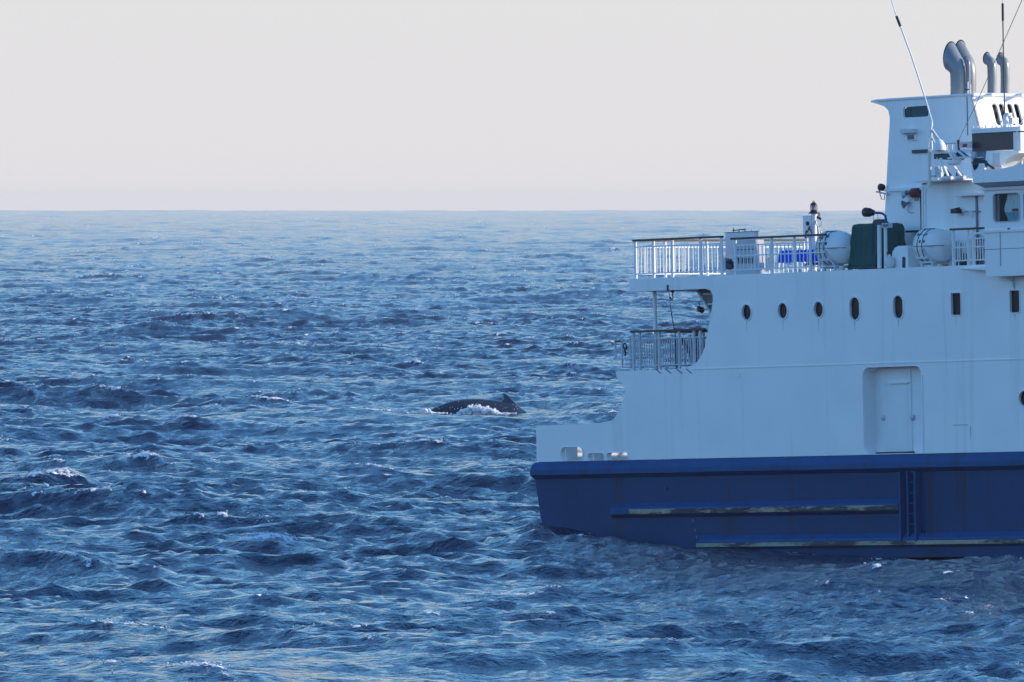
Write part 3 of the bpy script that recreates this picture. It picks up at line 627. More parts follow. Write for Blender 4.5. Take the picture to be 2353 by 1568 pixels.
# casing block between the funnel and the wheelhouse
WC = 0.9
cs = MB().pprism([(2129, 417), (2230, 413), (2237, 421), (2259, 430), (2290, 430), (2290, 625), (2129, 625)], WC, WC + 4).build("deckhouse", WHITE, ferry, "white deckhouse behind the life raft")
b = MB().pprism([(2191, 452), (2197, 446), (2240, 444), (2250, 447), (2250, 449), (2200, 451)], WC - 0.3, WC).build("door_canopy", WHITE2, cs)
dr2 = MB().pbox(2199, 451, 2242, 560, WC - 0.03, WC - 0.001).build("deckhouse_door", WHITE2, cs)
MB().pbox(2242, 449, 2245, 560, WC - 0.05, WC - 0.002).build("door_seal", GREYD, dr2)
for yy in (485, 540): MB().pbox(2236, yy, 2250, yy + 2.5, WC - 0.08, WC - 0.03).build("door_hinge", GREYD, dr2)
MB().tube([G3(2212, 485, WC - 0.08), G3(2226, 483.5, WC - 0.1), G3(2231, 487, WC - 0.1), G3(2233, 500, WC - 0.06)], 0.03, 6).build("grab_handle", WHITE2, dr2)
for x in (2208, 2219): MB().pbox(x, 486, x + 7, 496, WC - 0.045, WC - 0.032).build("notice_plate", CREAM, dr2)

CLEAR = mat("clear_window_glass", (0.2, 0.25, 0.3), 0.03); bsdf(CLEAR).inputs["Alpha"].default_value = 0.05
# wheelhouse block on the right
WB = -0.5
uRR = 29.0
def pu(x, y, w): return G(x, y, w)[0]
def pz(x, y, w): return G(x, y, w)[1]
zt = pz(2300, 612, WB); zb = pz(2300, 635, WB)
wing = MB().box(pu(2265, 620, WB), uRR, WB, 0.0, zb, zt).build("wing_deck", WHITE, ferry, "overhanging wing deck")
MB().add([(pu(2206, 617, 0), -0.001, pz(2206, 618, 0)), (pu(2265, 620, WB), WB, zt - 0.1), (pu(2265, 620, WB), 0, zt - 0.1), (pu(2206, 617, 0), -0.001, zt), (pu(2265, 620, WB), WB, zt), (pu(2265, 620, WB), 0, zt)],
         [(0, 1, 2), (3, 5, 4), (0, 3, 4, 1), (1, 4, 5, 2), (2, 5, 3, 0)]).build("wing_fairing", WHITE, wing)
u_ = pu(2316, 640, -0.25)
for du in (0, 3.2): MB().add([(u_ + du - .02, 0, zb - 0.001), (u_ + du - .02, WB + .05, zb - 0.001), (u_ + du - .02, -0.1, zb - 0.14), (u_ + du - .02, 0, zb - 0.42), (u_ + du + .02, 0, zb - 0.001), (u_ + du + .02, WB + .05, zb - 0.001), (u_ + du + .02, -0.1, zb - 0.14), (u_ + du + .02, 0, zb - 0.42)],
         [(0, 1, 2, 3), (7, 6, 5, 4), (0, 4, 5, 1), (1, 5, 6, 2), (2, 6, 7, 3), (3, 7, 4, 0)]).build("wing_bracket", GREYW, wing)
# wall with windows
x0w = 2262
wo = [(pu(x0w, 525, WB), zt), (uRR, zt), (uRR, pz(2320, 434, WB)), (pu(x0w, 480, WB), pz(2320, 434, WB))]
wl = [(2284.5, 443, 2342, 510.5)]
wh = []
a = G(2284.5, 510.5, WB); b_ = G(2342, 443, WB); ww, sp_ = b_[0] - a[0], b_[0] - a[0] + 0.2
for k in range(4): wh.append(rrect(a[0] + sp_ * k, a[1], b_[0] + sp_ * k, b_[1], 0.12, 5))
wheel = MB().plate(wo, wh, (0, WB, 0), (1, 0, 0), (0, 0, 1), (0, 1, 0), 0, 0.06).build("wheelhouse", WHITE, ferry, "wheelhouse with curtained window")
MB().box(wo[0][0], wo[0][0] + 0.06, WB + 0.061, 4.0, zt, wo[2][1]).build("wheelhouse_wall", WHITE, wheel)
MB().box(uRR - 0.06, uRR, WB + 0.061, 4.0, zt, wo[2][1]).build("wheelhouse_wall", WHITE, wheel)
MB().box(wo[0][0] + 0.07, uRR - 0.07, WB + 0.5, WB + 0.6, zt, wo[2][1]).build("wheelhouse_dark_backing", DARK, wheel)  # dark sheet added for the gloom behind the curtains
for k, h in enumerate(wh):
    cx_ = sum(p[0] for p in h) / len(h); cz_ = sum(p[1] for p in h) / len(h)
    out = [(cx_ + (p[0] - cx_) * 1.04, cz_ + (p[1] - cz_) * 1.035) for p in h]; inn = [(cx_ + (p[0] - cx_) * 0.985, cz_ + (p[1] - cz_) * 0.985) for p in h]
    f = MB().plate(out, [inn], (0, WB, 0), (1, 0, 0), (0, 0, 1), (0, 1, 0), -0.03, 0.0).build("window", GREYW, wheel)
    u0_, u1_ = min(p[0] for p in h), max(p[0] for p in h); z0_, z1_ = min(p[1] for p in h), max(p[1] for p in h); W_ = u1_ - u0_; H_ = z1_ - z0_
    MB().box(u0_ + W_ * 0.06, u0_ + W_ * 0.14, WB + 0.07, WB + 0.09, z0_, z1_).build("window_mullion", GREYD, wheel)
    # curtain: wavy sheet gathered towards the foot
    n = 26; vs = []; 
    for j in range(13):
        t = j / 12; lft = 0.40 + (-0.13 * math.sin(t * 2.3) if t < .68 else -0.13 + (t - .68) * 0.35) + 0.02 * math.sin(9 * t)
        for i in range(n): s_ = i / (n - 1); vs.append((u0_ + W_ * (lft + (1.0 - lft) * s_), WB + 0.14 + 0.02 * math.sin(s_ * 26 + t), z1_ - H_ * t))
    fu = [(j * n + i, j * n + i + 1, (j + 1) * n + i + 1, (j + 1) * n + i) for j in range(8) for i in range(n - 1)]
    fl = [(j * n + i, j * n + i + 1, (j + 1) * n + i + 1, (j + 1) * n + i) for j in range(8, 12) for i in range(n - 1)]
    MB().add(vs, fu, True).build("curtain", CURT, wheel, fix=False); MB().add(vs, fl, True).build("curtain", CURT2, wheel, fix=False)
    MB().box(u0_ + W_ * 0.62, u1_ + 0.02, WB + 0.085, WB + 0.11, z1_ - H_ * 0.64, z1_ - H_ * 0.55).build("curtain_sash", MAROON, wheel)
    MB().plate(h, [], (0, WB, 0), (1, 0, 0), (0, 0, 1), (0, 1, 0), 0.03, 0.04).build("pane", CLEAR, f)
# belt and panel seams of the wing bulwark
MB().box(pu(2262, 531, WB), uRR, WB - 0.05, WB, pz(2300, 534, WB), pz(2300, 528.5, WB)).build("belt_rail", WHITE2, wheel)
MB().bar(G3(2238, 537, WB), G3(2263, 535, WB), 0.05).build("belt_rail", WHITE2, wheel)
MB().box(wo[0][0], uRR, WB - 0.007, WB - 0.001, pz(2300, 573, WB), pz(2300, 571.8, WB)).build("panel_seam", GREYD, wheel)
for x in (2299,): MB().box(pu(x, 570, WB) - .008, pu(x, 570, WB) + .008, WB - 0.012, WB - 0.006, zt, pz(x, 535, WB)).build("panel_seam", GREYD, wheel)
MB().pbox(2315, 524, 2318, 529, WB - 0.04, WB - 0.001).build("deck_eye", BLACK, wheel)
# eaves and bridge-top bulwark
WE = -1.0
z_e0, z_e1 = pz(2320, 434, WB), pz(2320, 417, WE)
ue0 = pu(2262, 433, WB)
MB().box(ue0 - 0.08, uRR, WB - 0.08, 4.0, z_e0 - 0.02, z_e0 + 0.06).build("eave_lip", WHITE2, wheel)
u_top = pu(2236, 420, WE)
ev2 = MB(); ev2.add([(ue0, WB, z_e0 + 0.06), (uRR, WB, z_e0 + 0.06), (uRR, 4.0, z_e0 + 0.06), (ue0, 4, z_e0 + 0.06), (u_top, WE, z_e1), (uRR, WE, z_e1), (uRR, 4.2, z_e1), (u_top, 4.2, z_e1)],
    [(0, 1, 2, 3), (4, 7, 6, 5), (0, 4, 5, 1), (1, 5, 6, 2), (2, 6, 7, 3), (3, 7, 4, 0)]); ev2.build("eave_soffit", GREYW, wheel)
bt = MB().prism([(u_top, z_e1 + .001), (uRR, z_e1 + .001), (uRR, pz(2353, 370, WE)), (pu(2353, 376, WE), pz(2353, 376.5, WE)), (pu(2300, 388, WE), pz(2300, 388, WE)), (pu(2294, 390, WE), pz(2294, 389.5, WE)), (pu(2262, 390, WE), pz(2262, 389.5, WE)), (pu(2257, 376, WE), pz(2257, 376, WE)), (pu(2232, 376.5, WE), pz(2232, 376.5, WE))], WE, WE + 0.08).build("bridge_top_bulwark", WHITE, wheel)
MB().box(u_top, u_top + 0.06, WE + 0.081, 0.6, z_e1, pz(2232, 376.5, WE)).build("bulwark_end", WHITE, bt)
MB().box(u_top + 0.07, uRR, WE + 0.081, 4.2, z_e1, z_e1 + 0.1).build("bridge_top_deck", GREYD, bt)
# white cabinet standing on the bridge top
WD_ = -0.3
cb = MB().pprism([(2267, 347), (2341, 347), (2341, 352), (2330, 356), (2318, 362), (2310, 371), (2304, 384), (2300, 410), (2264, 410), (2263, 378)], WD_, WD_ + 0.7).build("bridge_top_cabinet", WHITE, wheel)
MB().pbox(2281, 353, 2296, 384, WD_ - 0.02, WD_ - 0.001).build("cabinet_door", GREYW, cb)
# louvred grille, lit by the sun
gr = MB().box(pu(2312, 380, 0.3), pu(2353, 380, 0.3), 0.5, 0.55, pz(2330, 386, 0.3), pz(2330, 358, 0.3)).build("louvre_panel", GREYW, wheel)
for k in range(8):
    u_ = pu(2314 + 4.5 * k, 375, 0.3); MB().box(u_, u_ + 0.045, 0.3, 0.4, pz(2330, 388, 0.3), pz(2330, 361, 0.3)).build("louvre", CREAM, gr)
MB().bar(G3(2311, 363, 0.2), G3(2352, 362, 0.2), 0.07).build("top_bar", CREAM, gr)
MB().lathe(G3(2268 + 33, 383, -0.9), (0, -1, 0), [(0, 0.01), (0, 0.05), (0.04, 0.05), (0.04, 0.01)], 10).build("deck_eye", WHITE2, wheel)
# big dark shade box above
WS = 0.35
sh = MB().pbox(2233, 293.5, 2345, 304, WS, WS + 0.9).build("sun_shade_box", WHITE, ferry, "white framed box with a dark panel filling its open side")
MB().pbox(2328.5, 304.2, 2345, 347, WS, WS + 0.9).build("shade_post", CREAM, sh)
MB().pbox(2233.5, 304.2, 2328, 346.5, WS + 0.08, WS + 0.85).build("dark_opening_panel", mat("dark_opening_fill", (0.008, 0.014, 0.026), 0.35), sh)  # flat dark panel carries the shade inside the open box
MB().pprism([(2233, 347), (2268, 347), (2264, 360), (2262, 377), (2232, 377)], WS + 0.1, WS + 0.4).build("shade_backing", GREYD, sh)
MB().pbox(2232, 349, 2240, 372, WS, WS + 0.1).build("shade_side", GREYW, sh)
MB().pbox(2244, 361, 2256, 363, WS, WS + 0.09).build("shade_bar", WHITE2, sh)
MB().pbox(2341, 347.5, 2352, 353, 0.1, 0.3).build("shade_arm", CREAM, sh)
rr_ = random.Random(4)
for x in (2236, 2247, 2258, 2266, 2281, 2290): MB().tube([G3(x, 294, WS + .3), G3(x - 1, 294 - rr_.uniform(2, 6), WS + .3)], rr_.uniform(0.02, 0.035), 6).build("cable_lug", WHITE2, sh)

# radar platform and folded struts between funnel and wheelhouse
WM = 0.3
def at3(x, y, w=WM): return G3(x, y, w)
pf = MB().pprism([(2140, 347), (2211, 344), (2230, 349), (2230, 353), (2140, 353)], WM, WM + 0.9).build("mast_platform", WHITE2, ferry, "white platform with railing and folded struts")
MB().pprism([(2146, 354), (2192, 352), (2190, 365), (2186, 368), (2146, 366)], WM + 0.15, WM + 0.6).build("platform_underbox", GREEN, pf)
MB().tube([at3(2136.5, 432), at3(2136, 347), at3(2136.5, 344)], 0.05, 8).build("platform_post", CREAM, pf)
MB().tube([at3(2141, 346), at3(2139, 295), at3(2141, 285), at3(2139, 280)], [0.035, .035, .04, .03], 8).build("mast_stump", WHITE2, pf)
for pth, r, nm in (([(2142, 300), (2153, 316), (2161, 326), (2168, 346)], 0.045, "bent_stay"), ([(2142, 318), (2150, 334), (2155, 346)], 0.028, "bent_stay"), ([(2139, 302), (2132, 340)], 0.012, "stay_wire")):
    MB().tube([at3(x, y) for x, y in pth], r, 8).build(nm, CREAM, pf)
MB().tube([at3(2174, 330), at3(2233, 327.5)], 0.03, 8).build("platform_rail", CREAM, pf)
for x in (2176, 2187, 2201): MB().tube([at3(x, 329), at3(x, 346)], 0.02, 6).build("rail_post", CREAM, pf)
MB().lathe(at3(2159, 346), (0, 0, 1), [(0, 0.2), (0.12, 0.19), (0.28, 0.1), (0.34, 0.0)], 14).build("radome", WHITE2, pf)
MB().pbox(2195, 330, 2200, 346, WM - 0.05, WM).build("flag_roll", CREAM, pf); MB().pbox(2199, 322, 2203, 345, WM - 0.04, WM).build("red_flag_roll", MAROON, pf)
MB().pbox(2212, 331, 2222, 339, WM - 0.03, WM - 0.01).build("red_panel", RED, pf); MB().pbox(2222.5, 331, 2232, 341, WM - 0.03, WM - 0.01).build("pale_panel", GREYW, pf); MB().pbox(2204, 331, 2211.5, 340, WM - 0.03, WM - 0.01).build("pale_panel", GREYW, pf)
for (x0, y0, x1, y1) in ((2180, 348, 2193, 370), (2185, 351, 2197, 372), (2191, 350, 2203, 372), (2200, 346, 2220, 362)):
    MB().bar(at3(x0, y0, WM - .1), at3(x1, y1, WM - .1), 0.07, 0.04).build("folded_strut", WHITE2, pf)
for p3_ in ([(2196, 362), (2204, 345), (2227, 360)], [(2184, 362), (2204, 346), (2214, 356)]): MB().pprism(p3_, WM - .06, WM - .03).build("blue_triangle", mat("deep_blue", (0.004, 0.02, 0.14), .5) if not bpy.data.materials.get("deep_blue") else bpy.data.materials["deep_blue"], pf)  # flat deep blue triangles drawn behind the struts
MB().bar(at3(2179, 364, WM - .12), at3(2229, 361, WM - .12), 0.06, 0.05).build("strut_shelf", CREAM, pf)
MB().tube([at3(2181, 376, WM - .1), at3(2203, 375, WM - .1)], 0.06, 10).build("strut_foot", CREAM, pf)
MB().pprism([(2203, 378), (2205, 368), (2200, 362), (2196, 366), (2200, 372)], WM - .14, WM - .06).build("strut_hook", CREAM, pf)
for (x0, y0, x1, y1, r) in ((2153, 363, 2158, 389, .012), (2161, 364, 2179, 406, .035), (2163, 368, 2171, 400, .025), (2193, 384, 2209, 406, .04)):
    MB().bar(at3(x0, y0, WM - .1), at3(x1, y1, WM - .1), r * 2, r * 1.4).build("folded_strut", WHITE2, pf)
for p3_ in ([(2168, 406), (2171, 384), (2188, 406)], [(2196, 406), (2198, 386), (2214, 406)]): MB().pprism(p3_, WM - .03, WM).build("blue_triangle", bpy.data.materials["deep_blue"], pf)
MB().pbox(2148, 384, 2162, 408, WM + .05, WM + .3).build("control_box", GREYW, pf); MB().pbox(2157, 388, 2163, 396, WM - .1, WM + .02).build("white_lamp_box", WHITE2, pf)
MB().tube([at3(2167, 410.5, WM - .05), at3(2188, 409.5, WM - .05)], 0.065, 10).build("roller", CREAM, pf); MB().tube([at3(2199, 409.5, WM - .05), at3(2217, 408.5, WM - .05)], 0.065, 10).build("roller", CREAM, pf)
MB().pbox(2137, 404, 2148, 406, WM, WM + .1).build("platform_bracket", GREYD, pf); MB().pbox(2152, 405, 2154.5, 414, WM - .03, WM + .03).build("rail_post", CREAM, pf)
MB().box(pu(2130, 416, WC), pu(2235, 414, WC), WM + .02, WC + 0.6, pz(2180, 417, WC), pz(2180, 413.5, WC)).build("roof_edge", WHITE2, pf)

# things standing on the ship ----------------------------------------------
def sthing(name, x, y, w, label, cat, group=None):
    u_, z_ = G(x, y, w); return empty(name, (u_, w, z_), label, cat, group)

# whip aerials and stays
t = sthing("whip_aerial", 2142, 281, WM, "long white whip aerial leaning aft from the mast platform", "aerial", "tall whip aerials")
MB().tube([at3(2142, 281), at3(2126, 226), at3(2095, 131), at3(2069, 60)], 0.022, 8).build("lower_rod", WHITE2, t)
MB().tube([at3(2069, 61), at3(2060, 38)], 0.04, 8).build("loading_coil", BLACK, t); MB().tube([at3(2060, 38), at3(2048, 0), at3(2036, -40)], 0.014, 8).build("upper_rod", WHITE2, t)
t = sthing("whip_aerial", 2309, 272, 0.9, "upright dark whip aerial above the dark shade box", "aerial", "tall whip aerials")
MB().tube([G3(2309, 272, .9), G3(2306, 150, .9), G3(2304.5, 48, .9)], 0.018, 8).build("lower_rod", BLACK, t)
MB().tube([G3(2304.5, 48, .9), G3(2304, 8, .9)], 0.035, 8).build("loading_coil", BLACK, t); MB().tube([G3(2304, 8, .9), G3(2303, -40, .9)], 0.014, 8).build("upper_rod", WHITE2, t)
t = sthing("aerial_mount", 2310, 294, 0.8, "white lattice mount holding the upright aerial with a cable box", "aerial mount")
MB().tube([G3(2311, 294, .8), G3(2310, 264, .8)], 0.07, 8).build("post", WHITE2, t); MB().pbox(2307, 260, 2317, 266, .75, .9).build("bracket", CREAM, t)
MB().pbox(2318, 271, 2326, 285, .7, .95).build("junction_box", CREAM, t); MB().tube([G3(2318, 270, .8), G3(2325, 270, .8)], 0.05, 8).build("box_lid", WHITE2, t)
MB().tube([G3(2302, 278, .7), G3(2299, 283, .7), G3(2300, 290, .7), G3(2305, 295, .7)], 0.02, 6).build("cable_loop", WHITE2, t)
for x0, x1 in ((2309, 2304), (2313, 2320), (2314, 2326)): MB().bar(G3(x0, 277, .8), G3(x1, 294, .8), 0.03).build("strut", WHITE2, t)
t = empty("stay_wire", G3(2201, 326, 0.9), "thin stay wire running up past the exhaust pipes", "wire", "thin rigging wires")
MB().tube([G3(2201, 326, .9), G3(2240, 246, .9), G3(2306, 97, .9), G3(2352, -8, .9), G3(2366, -40, .9)], 0.011, 5).build("wire", GREYD, t)
t = empty("stay_wire", G3(2335, 306, 0.2), "short stay wire crossing the rightmost funnel slot", "wire", "thin rigging wires")
MB().tube([G3(2335, 306, .2), G3(2390, 190, .2)], 0.013, 5).build("wire", CREAM, t)

# life rafts
def life_raft(cx, cy, w, label):
    c = G3(cx, cy, w); R_ = 0.505; t = empty("life_raft_canister", c - Vector((0, 0, R_ + .1)), label, "life raft", "life raft canisters on the upper deck")
    half = 0.66; prof = [(-half, 0.0), (-half + .02, 0.16), (-half + .1, 0.32), (-half + .22, 0.43), (-half + .34, 0.475), (-0.36, 0.49), (-0.34, R_), (0.14, R_), (0.16, 0.49), (0.3, 0.475), (0.42, 0.43), (0.54, 0.33), (0.62, 0.2), (0.66, 0.0)]
    up = MB().lathe(c, (1, 0, 0), prof, 40); sh_ = up.build("canister", CREAM if False else WHITE2, t)
    MB().lathe(c + Vector((-0.36, 0, 0)), (1, 0, 0), [(0, R_ + .002), (0.0, R_ + .018), (0.03, R_ + .018), (0.03, R_ + .002)], 40).build("rim_band", WHITE2, sh_)
    for du in (-0.21, 0.0): MB().lathe(c + Vector((du, 0, 0)), (1, 0, 0), [(0, R_), (0, R_ + .012), (0.025, R_ + .012), (0.025, R_)], 40, False).build("lashing_strap", BLACK, t)
    sm_ = MB(); k1 = 0.478
    for s_ in (1,): sm_.add([(c.x - 0.62, c.y - 0.2, c.z - .012), (c.x + .64, c.y - 0.2, c.z - .012), (c.x + .4, c.y - R_ - .004, c.z - .012), (c.x - .4, c.y - R_ - .004, c.z - .012), (c.x - 0.62, c.y - 0.2, c.z + .012), (c.x + .64, c.y - 0.2, c.z + .012), (c.x + .4, c.y - R_ - .004, c.z + .012), (c.x - .4, c.y - R_ - .004, c.z + .012)], [(0, 3, 2, 1), (4, 5, 6, 7), (0, 1, 5, 4), (1, 2, 6, 5), (2, 3, 7, 6), (3, 0, 4, 7)])
    sm_.build("shell_seam", GREYD, sh_)
    # marks on the shell: two rows
    rm = random.Random(int(cx))
    def onshell(u_, ang): return Vector((c.x + u_, c.y - math.cos(ang) * (R_ + .004), c.z + math.sin(ang) * (R_ + .004)))
    for k in range(9):
        if k in (4,): continue
        a_ = math.radians(40 + rm.uniform(-3, 3)); u_ = -0.31 + k * 0.052; MB().bar(onshell(u_, a_ - .07), onshell(u_ + rm.uniform(-.02, .03), a_ + .08), 0.02, 0.008).build("lettering_stroke", BLACK, sh_)
    for u_ in (-0.13, 0.05):
        q = [onshell(u_, .18), onshell(u_ + .07, .18), onshell(u_ + .07, .36), onshell(u_, .36)]; MB().add(q + [p + Vector((0, .012, 0)) for p in q], [(0, 1, 2, 3), (0, 4, 5, 1), (1, 5, 6, 2), (2, 6, 7, 3), (3, 7, 4, 0)]).build("label_square", BLACK, sh_)
    MB().bar(onshell(-0.3, 1.35), onshell(0.12, 1.35), 0.05, 0.03).build("release_bar", BLUE2, t)
    cr = MB(); zd = ZD
    for du in (-0.34, 0.12):
        cr.bar((c.x + du - .05, c.y - R_ - .03, c.z - .05), (c.x + du + .1, c.y - .28, zd + .12), 0.09, 0.05); cr.bar((c.x + du - .05, c.y + R_ + .03, c.z - .05), (c.x + du + .1, c.y + .28, zd + .12), 0.09, 0.05)
        cr.bar((c.x + du + .1, c.y - .3, zd + .12), (c.x + du + .1, c.y + .3, zd + .12), 0.09)
        for s_ in (-.28, .28): cr.bar((c.x + du + .1, c.y + s_, zd + .12), (c.x + du + .1, c.y + s_, zd - .02), 0.07)
    cr.bar((c.x - .3, c.y - .43, c.z - .33), (c.x + .2, c.y - .43, c.z - .33), .06); cr.bar((c.x - .3, c.y - .3, zd + .14), (c.x + .3, c.y - .3, zd + .14), .06)
    cr.build("cradle", GREYW, t); MB().lathe(c + Vector((.3, -.1, -.52)), (0, 0, -1), [(0, .09), (.1, .11), (.16, .05)], 12).build("hydrostatic_release", CREAM, t)
    return t
life_raft(1923, 571, 0.65, "white life raft canister left of the dark green cover")
life_raft(2148, 566, 0.65, "white life raft canister left of the wing railing, by the deckhouse")

# green covered machinery: a draped, creased tarpaulin
def draped(name, u0, u1, w0, w1, z0, z1, m, seed, label, cat, flare=0.1, rnd=0.16, lean=0.0):
    base = ((u0 + u1) / 2, (w0 + w1) / 2, z0); t = empty(name, base, label, cat); rg = random.Random(seed)
    nz, na = 22, 120; pts = []
    cu, cw, a_, b_ = (u0 + u1) / 2, (w0 + w1) / 2, (u1 - u0) / 2, (w1 - w0) / 2
    ph = [rg.uniform(0, 6.28) for _ in range(6)]
    for j in range(nz + 1):
        t_ = j / nz; zz = z0 + (z1 - z0) * (1 - (1 - t_) ** 1.0)
        if t_ > 0.86: k = (t_ - 0.86) / 0.14; shrink = rnd * (1 - math.sqrt(max(0, 1 - k * k)))
        else: shrink = 0
        zz = z0 + (z1 - z0) * (t_ if t_ < 0.86 else 0.86 + 0.14 * math.sin((t_ - .86) / .14 * math.pi / 2))
        for i in range(na):
            an = 2 * math.pi * i / na; c_, s_ = math.cos(an), math.sin(an); e = 0.28
            x = math.copysign(abs(c_) ** e, c_); y = math.copysign(abs(s_) ** e, s_)
            f = flare * (1 - t_) ** 2 + 0.030 * (1 - t_ * 0.6) * math.sin(an * 9 + ph[0] + 2.2 * t_) + 0.022 * math.sin(an * 17 + ph[1] - 3 * t_) + 0.018 * math.sin(7 * t_ + an * 5 + ph[2])
            pts.append((cu + x * (a_ - shrink + f) + lean * t_ * (1 if x < 0 else 0), cw + y * (b_ - shrink + f * .6), zz + 0.02 * math.sin(an * 6 + ph[3]) * t_))
    m_ = MB(); n = na; fs = [(j * n + i, j * n + (i + 1) % n, (j + 1) * n + (i + 1) % n, (j + 1) * n + i) for j in range(nz) for i in range(n)]
    m_.add(pts, fs, True); m_.add(pts[-n:], [list(range(n))], True)
    m_.build("cover", m, t)
    MB().tube([(p[0], p[1], p[2] + .1) for p in pts[:n]] + [(pts[0][0], pts[0][1], pts[0][2] + .1)], 0.012, 5).build("lashing_rope", ROPE, t)
    MB().box(u0 + .2, u1 - .2, w0 + .15, w1 - .15, ZD - .01, z0 + .3).build("plinth", BLACK, t); return t
ul = pu(1948, 560, .6); ur_ = pu(2079, 540, 1.7)
draped("covered_winch", ul + .04, ur_ + .08, 0.62, 1.7, ZD + .04, pz(2015, 515, 1.1), TARP, 3, "tall deck machine under a dark green tarpaulin", "covered winch", 0.1, lean=0.05)
# twin posts with floodlight
t = sthing("floodlight_post", 2028, 617, 0.35, "pair of white posts carrying a black floodlight on a bent arm", "floodlight")
MB().tube([G3(2021, 617, .35), G3(2020.5, 517, .35)], 0.062, 10).build("post", WHITE2, t); MB().tube([G3(2035.5, 617, .35), G3(2034.5, 522, .35)], 0.05, 10).build("post", WHITE2, t)
MB().pbox(2026, 513, 2042, 524, .25, .4).build("junction_box", GREYW, t)
for k in range(2): MB().pbox(2028 + 7 * k, 515, 2033 + 7 * k, 521, .23, .249).build("box_window", GREYD, t)
MB().pprism([(2005, 511), (2009, 505), (2022, 504), (2030, 511), (2030, 514), (2005, 514)], .3, .5).build("lamp_cowl", BLACK, t)
MB().tube([G3(2036, 524, .35), G3(2036, 505, .35), G3(2034, 496, .35), G3(2028, 491, .35), G3(2018, 489.5, .35), G3(2008, 489, .35)], 0.035, 8).build("bent_arm", BLUE2, t)
d = (G3(1990, 488, .35) - G3(2008, 489, .35)).normalized()
MB().lathe(G3(2007, 489, .35), d, [(0, .03), (0.02, .09), (.12, .1), (.16, .13), (.36, .14), (.37, .12), (.34, .02)], 14).build("lamp_head", BLACK, t)
MB().lathe(G3(2007, 489, .35) + d * .35, d, [(0, .12), (.01, .1), (.02, 0)], 14).build("lens", LENS, t)
lp = [G3(2012, 493, .35) + Vector((0.11 * math.cos(a_), 0, -.1 + .13 * math.sin(a_))) for a_ in [k * .4 for k in range(17)]]
MB().tube(lp, 0.008, 5).build("cable_loop", BLACK, t)
t = sthing("wall_floodlight", 2026, 440, WFU, "black floodlight on a bracket at the aft edge of the funnel", "floodlight")
MB().bar(G3(2015, 441, WFU - .1), G3(2040, 447, WFU - .1), .08, .04).build("bracket", GREYW, t)
MB().lathe(G3(2031, 432, WFU - .1), Vector((-1, 0, .15)), [(0, .05), (.03, .1), (.16, .11), (.17, .09), (.15, 0)], 12).build("lamp_head", BLACK, t)
MB().tube([G3(2020, 436, WFU - .1), G3(2023, 446, WFU - .1)], .02, 6).build("yoke", BLACK, t); MB().tube([G3(2022, 447, WFU - .1), G3(2026, 458, WFU - .1), G3(2032, 459, WFU - .1), G3(2033, 446, WFU - .1)], .012, 6).build("cable_loop", BLACK, t)
t = sthing("alarm_lamp", 2102, 442, WFU, "dull red caged alarm lamp on the funnel wall", "lamp")
MB().lathe(G3(2113, 442, WFU - .12), (-1, 0, -.05), [(0, .05), (.02, .13), (.3, .14), (.32, .06), (.33, 0)], 12).build("lamp_dome", MAROON, t)
for k in range(4): MB().bar(G3(2101 + 3 * k, 448, WFU - .15), G3(2102 + 2.4 * k, 462, WFU - .13), .015).build("guard_bar", MAROON, t)
t = sthing("horn_speaker", 2086, 455, WFU, "upper pale horn speaker on the funnel wall", "speaker")
for (x, y, r, m_) in ((2084, 446, .12, GREYW), (2091, 441, .07, GREYD)): MB().lathe(G3(x + 5, y, WFU - .1), (-1, -.5, -.1), [(0, .03), (.1, .05), (.2, r), (.21, r * .8), (.12, .01)], 14).build("horn", m_, t)
MB().bar(G3(2092, 448, WFU - .1), G3(2094, 458, WFU - .02), .06).build("bracket", WHITE2, t)
t = sthing("horn_speaker", 2083, 470, WFU, "lower grey horn speaker on the funnel wall", "speaker")
MB().lathe(G3(2089, 466, WFU - .1), (-1, -.5, -.3), [(0, .03), (.1, .05), (.2, .13), (.21, .1), (.12, .01)], 8, False).build("horn", GREYD, t)
MB().bar(G3(2090, 459, WFU - .1), G3(2092, 468, WFU - .02), .05).build("bracket", WHITE2, t); MB().tube([G3(2083, 480, WFU - .03), G3(2088, 488, WFU - .03), G3(2098, 489, WFU - .03)], .02, 6).build("cable", GREYW, t)
t = sthing("deckhouse_floodlight", 2196, 489, WC, "dark box floodlight on the deckhouse wall beside the notices", "floodlight")
MB().pbox(2184, 480, 2197, 491, WC - .3, WC - .1).build("lamp_head", BLACK, t); MB().bar(G3(2194, 480, WC - .2), G3(2206, 478, WC - .01), .04).build("bracket", BLACK, t)
t = sthing("loudhailer", 2257, 380, WE, "dark round loudhailer at the bridge top", "speaker")
MB().lathe(G3(2268, 377, -.8), (-1, -.35, 0), [(0, .03), (.02, .1), (.12, .13), (.3, .18), (.36, .2), (.37, .17), (.2, .03)], 16).build("horn", mat("dark_blue_horn", (.01, .02, .04), .4), t)
MB().bar(G3(2268, 377, -.85), G3(2284, 388, -.9), .05).build("bracket", BLACK, t)

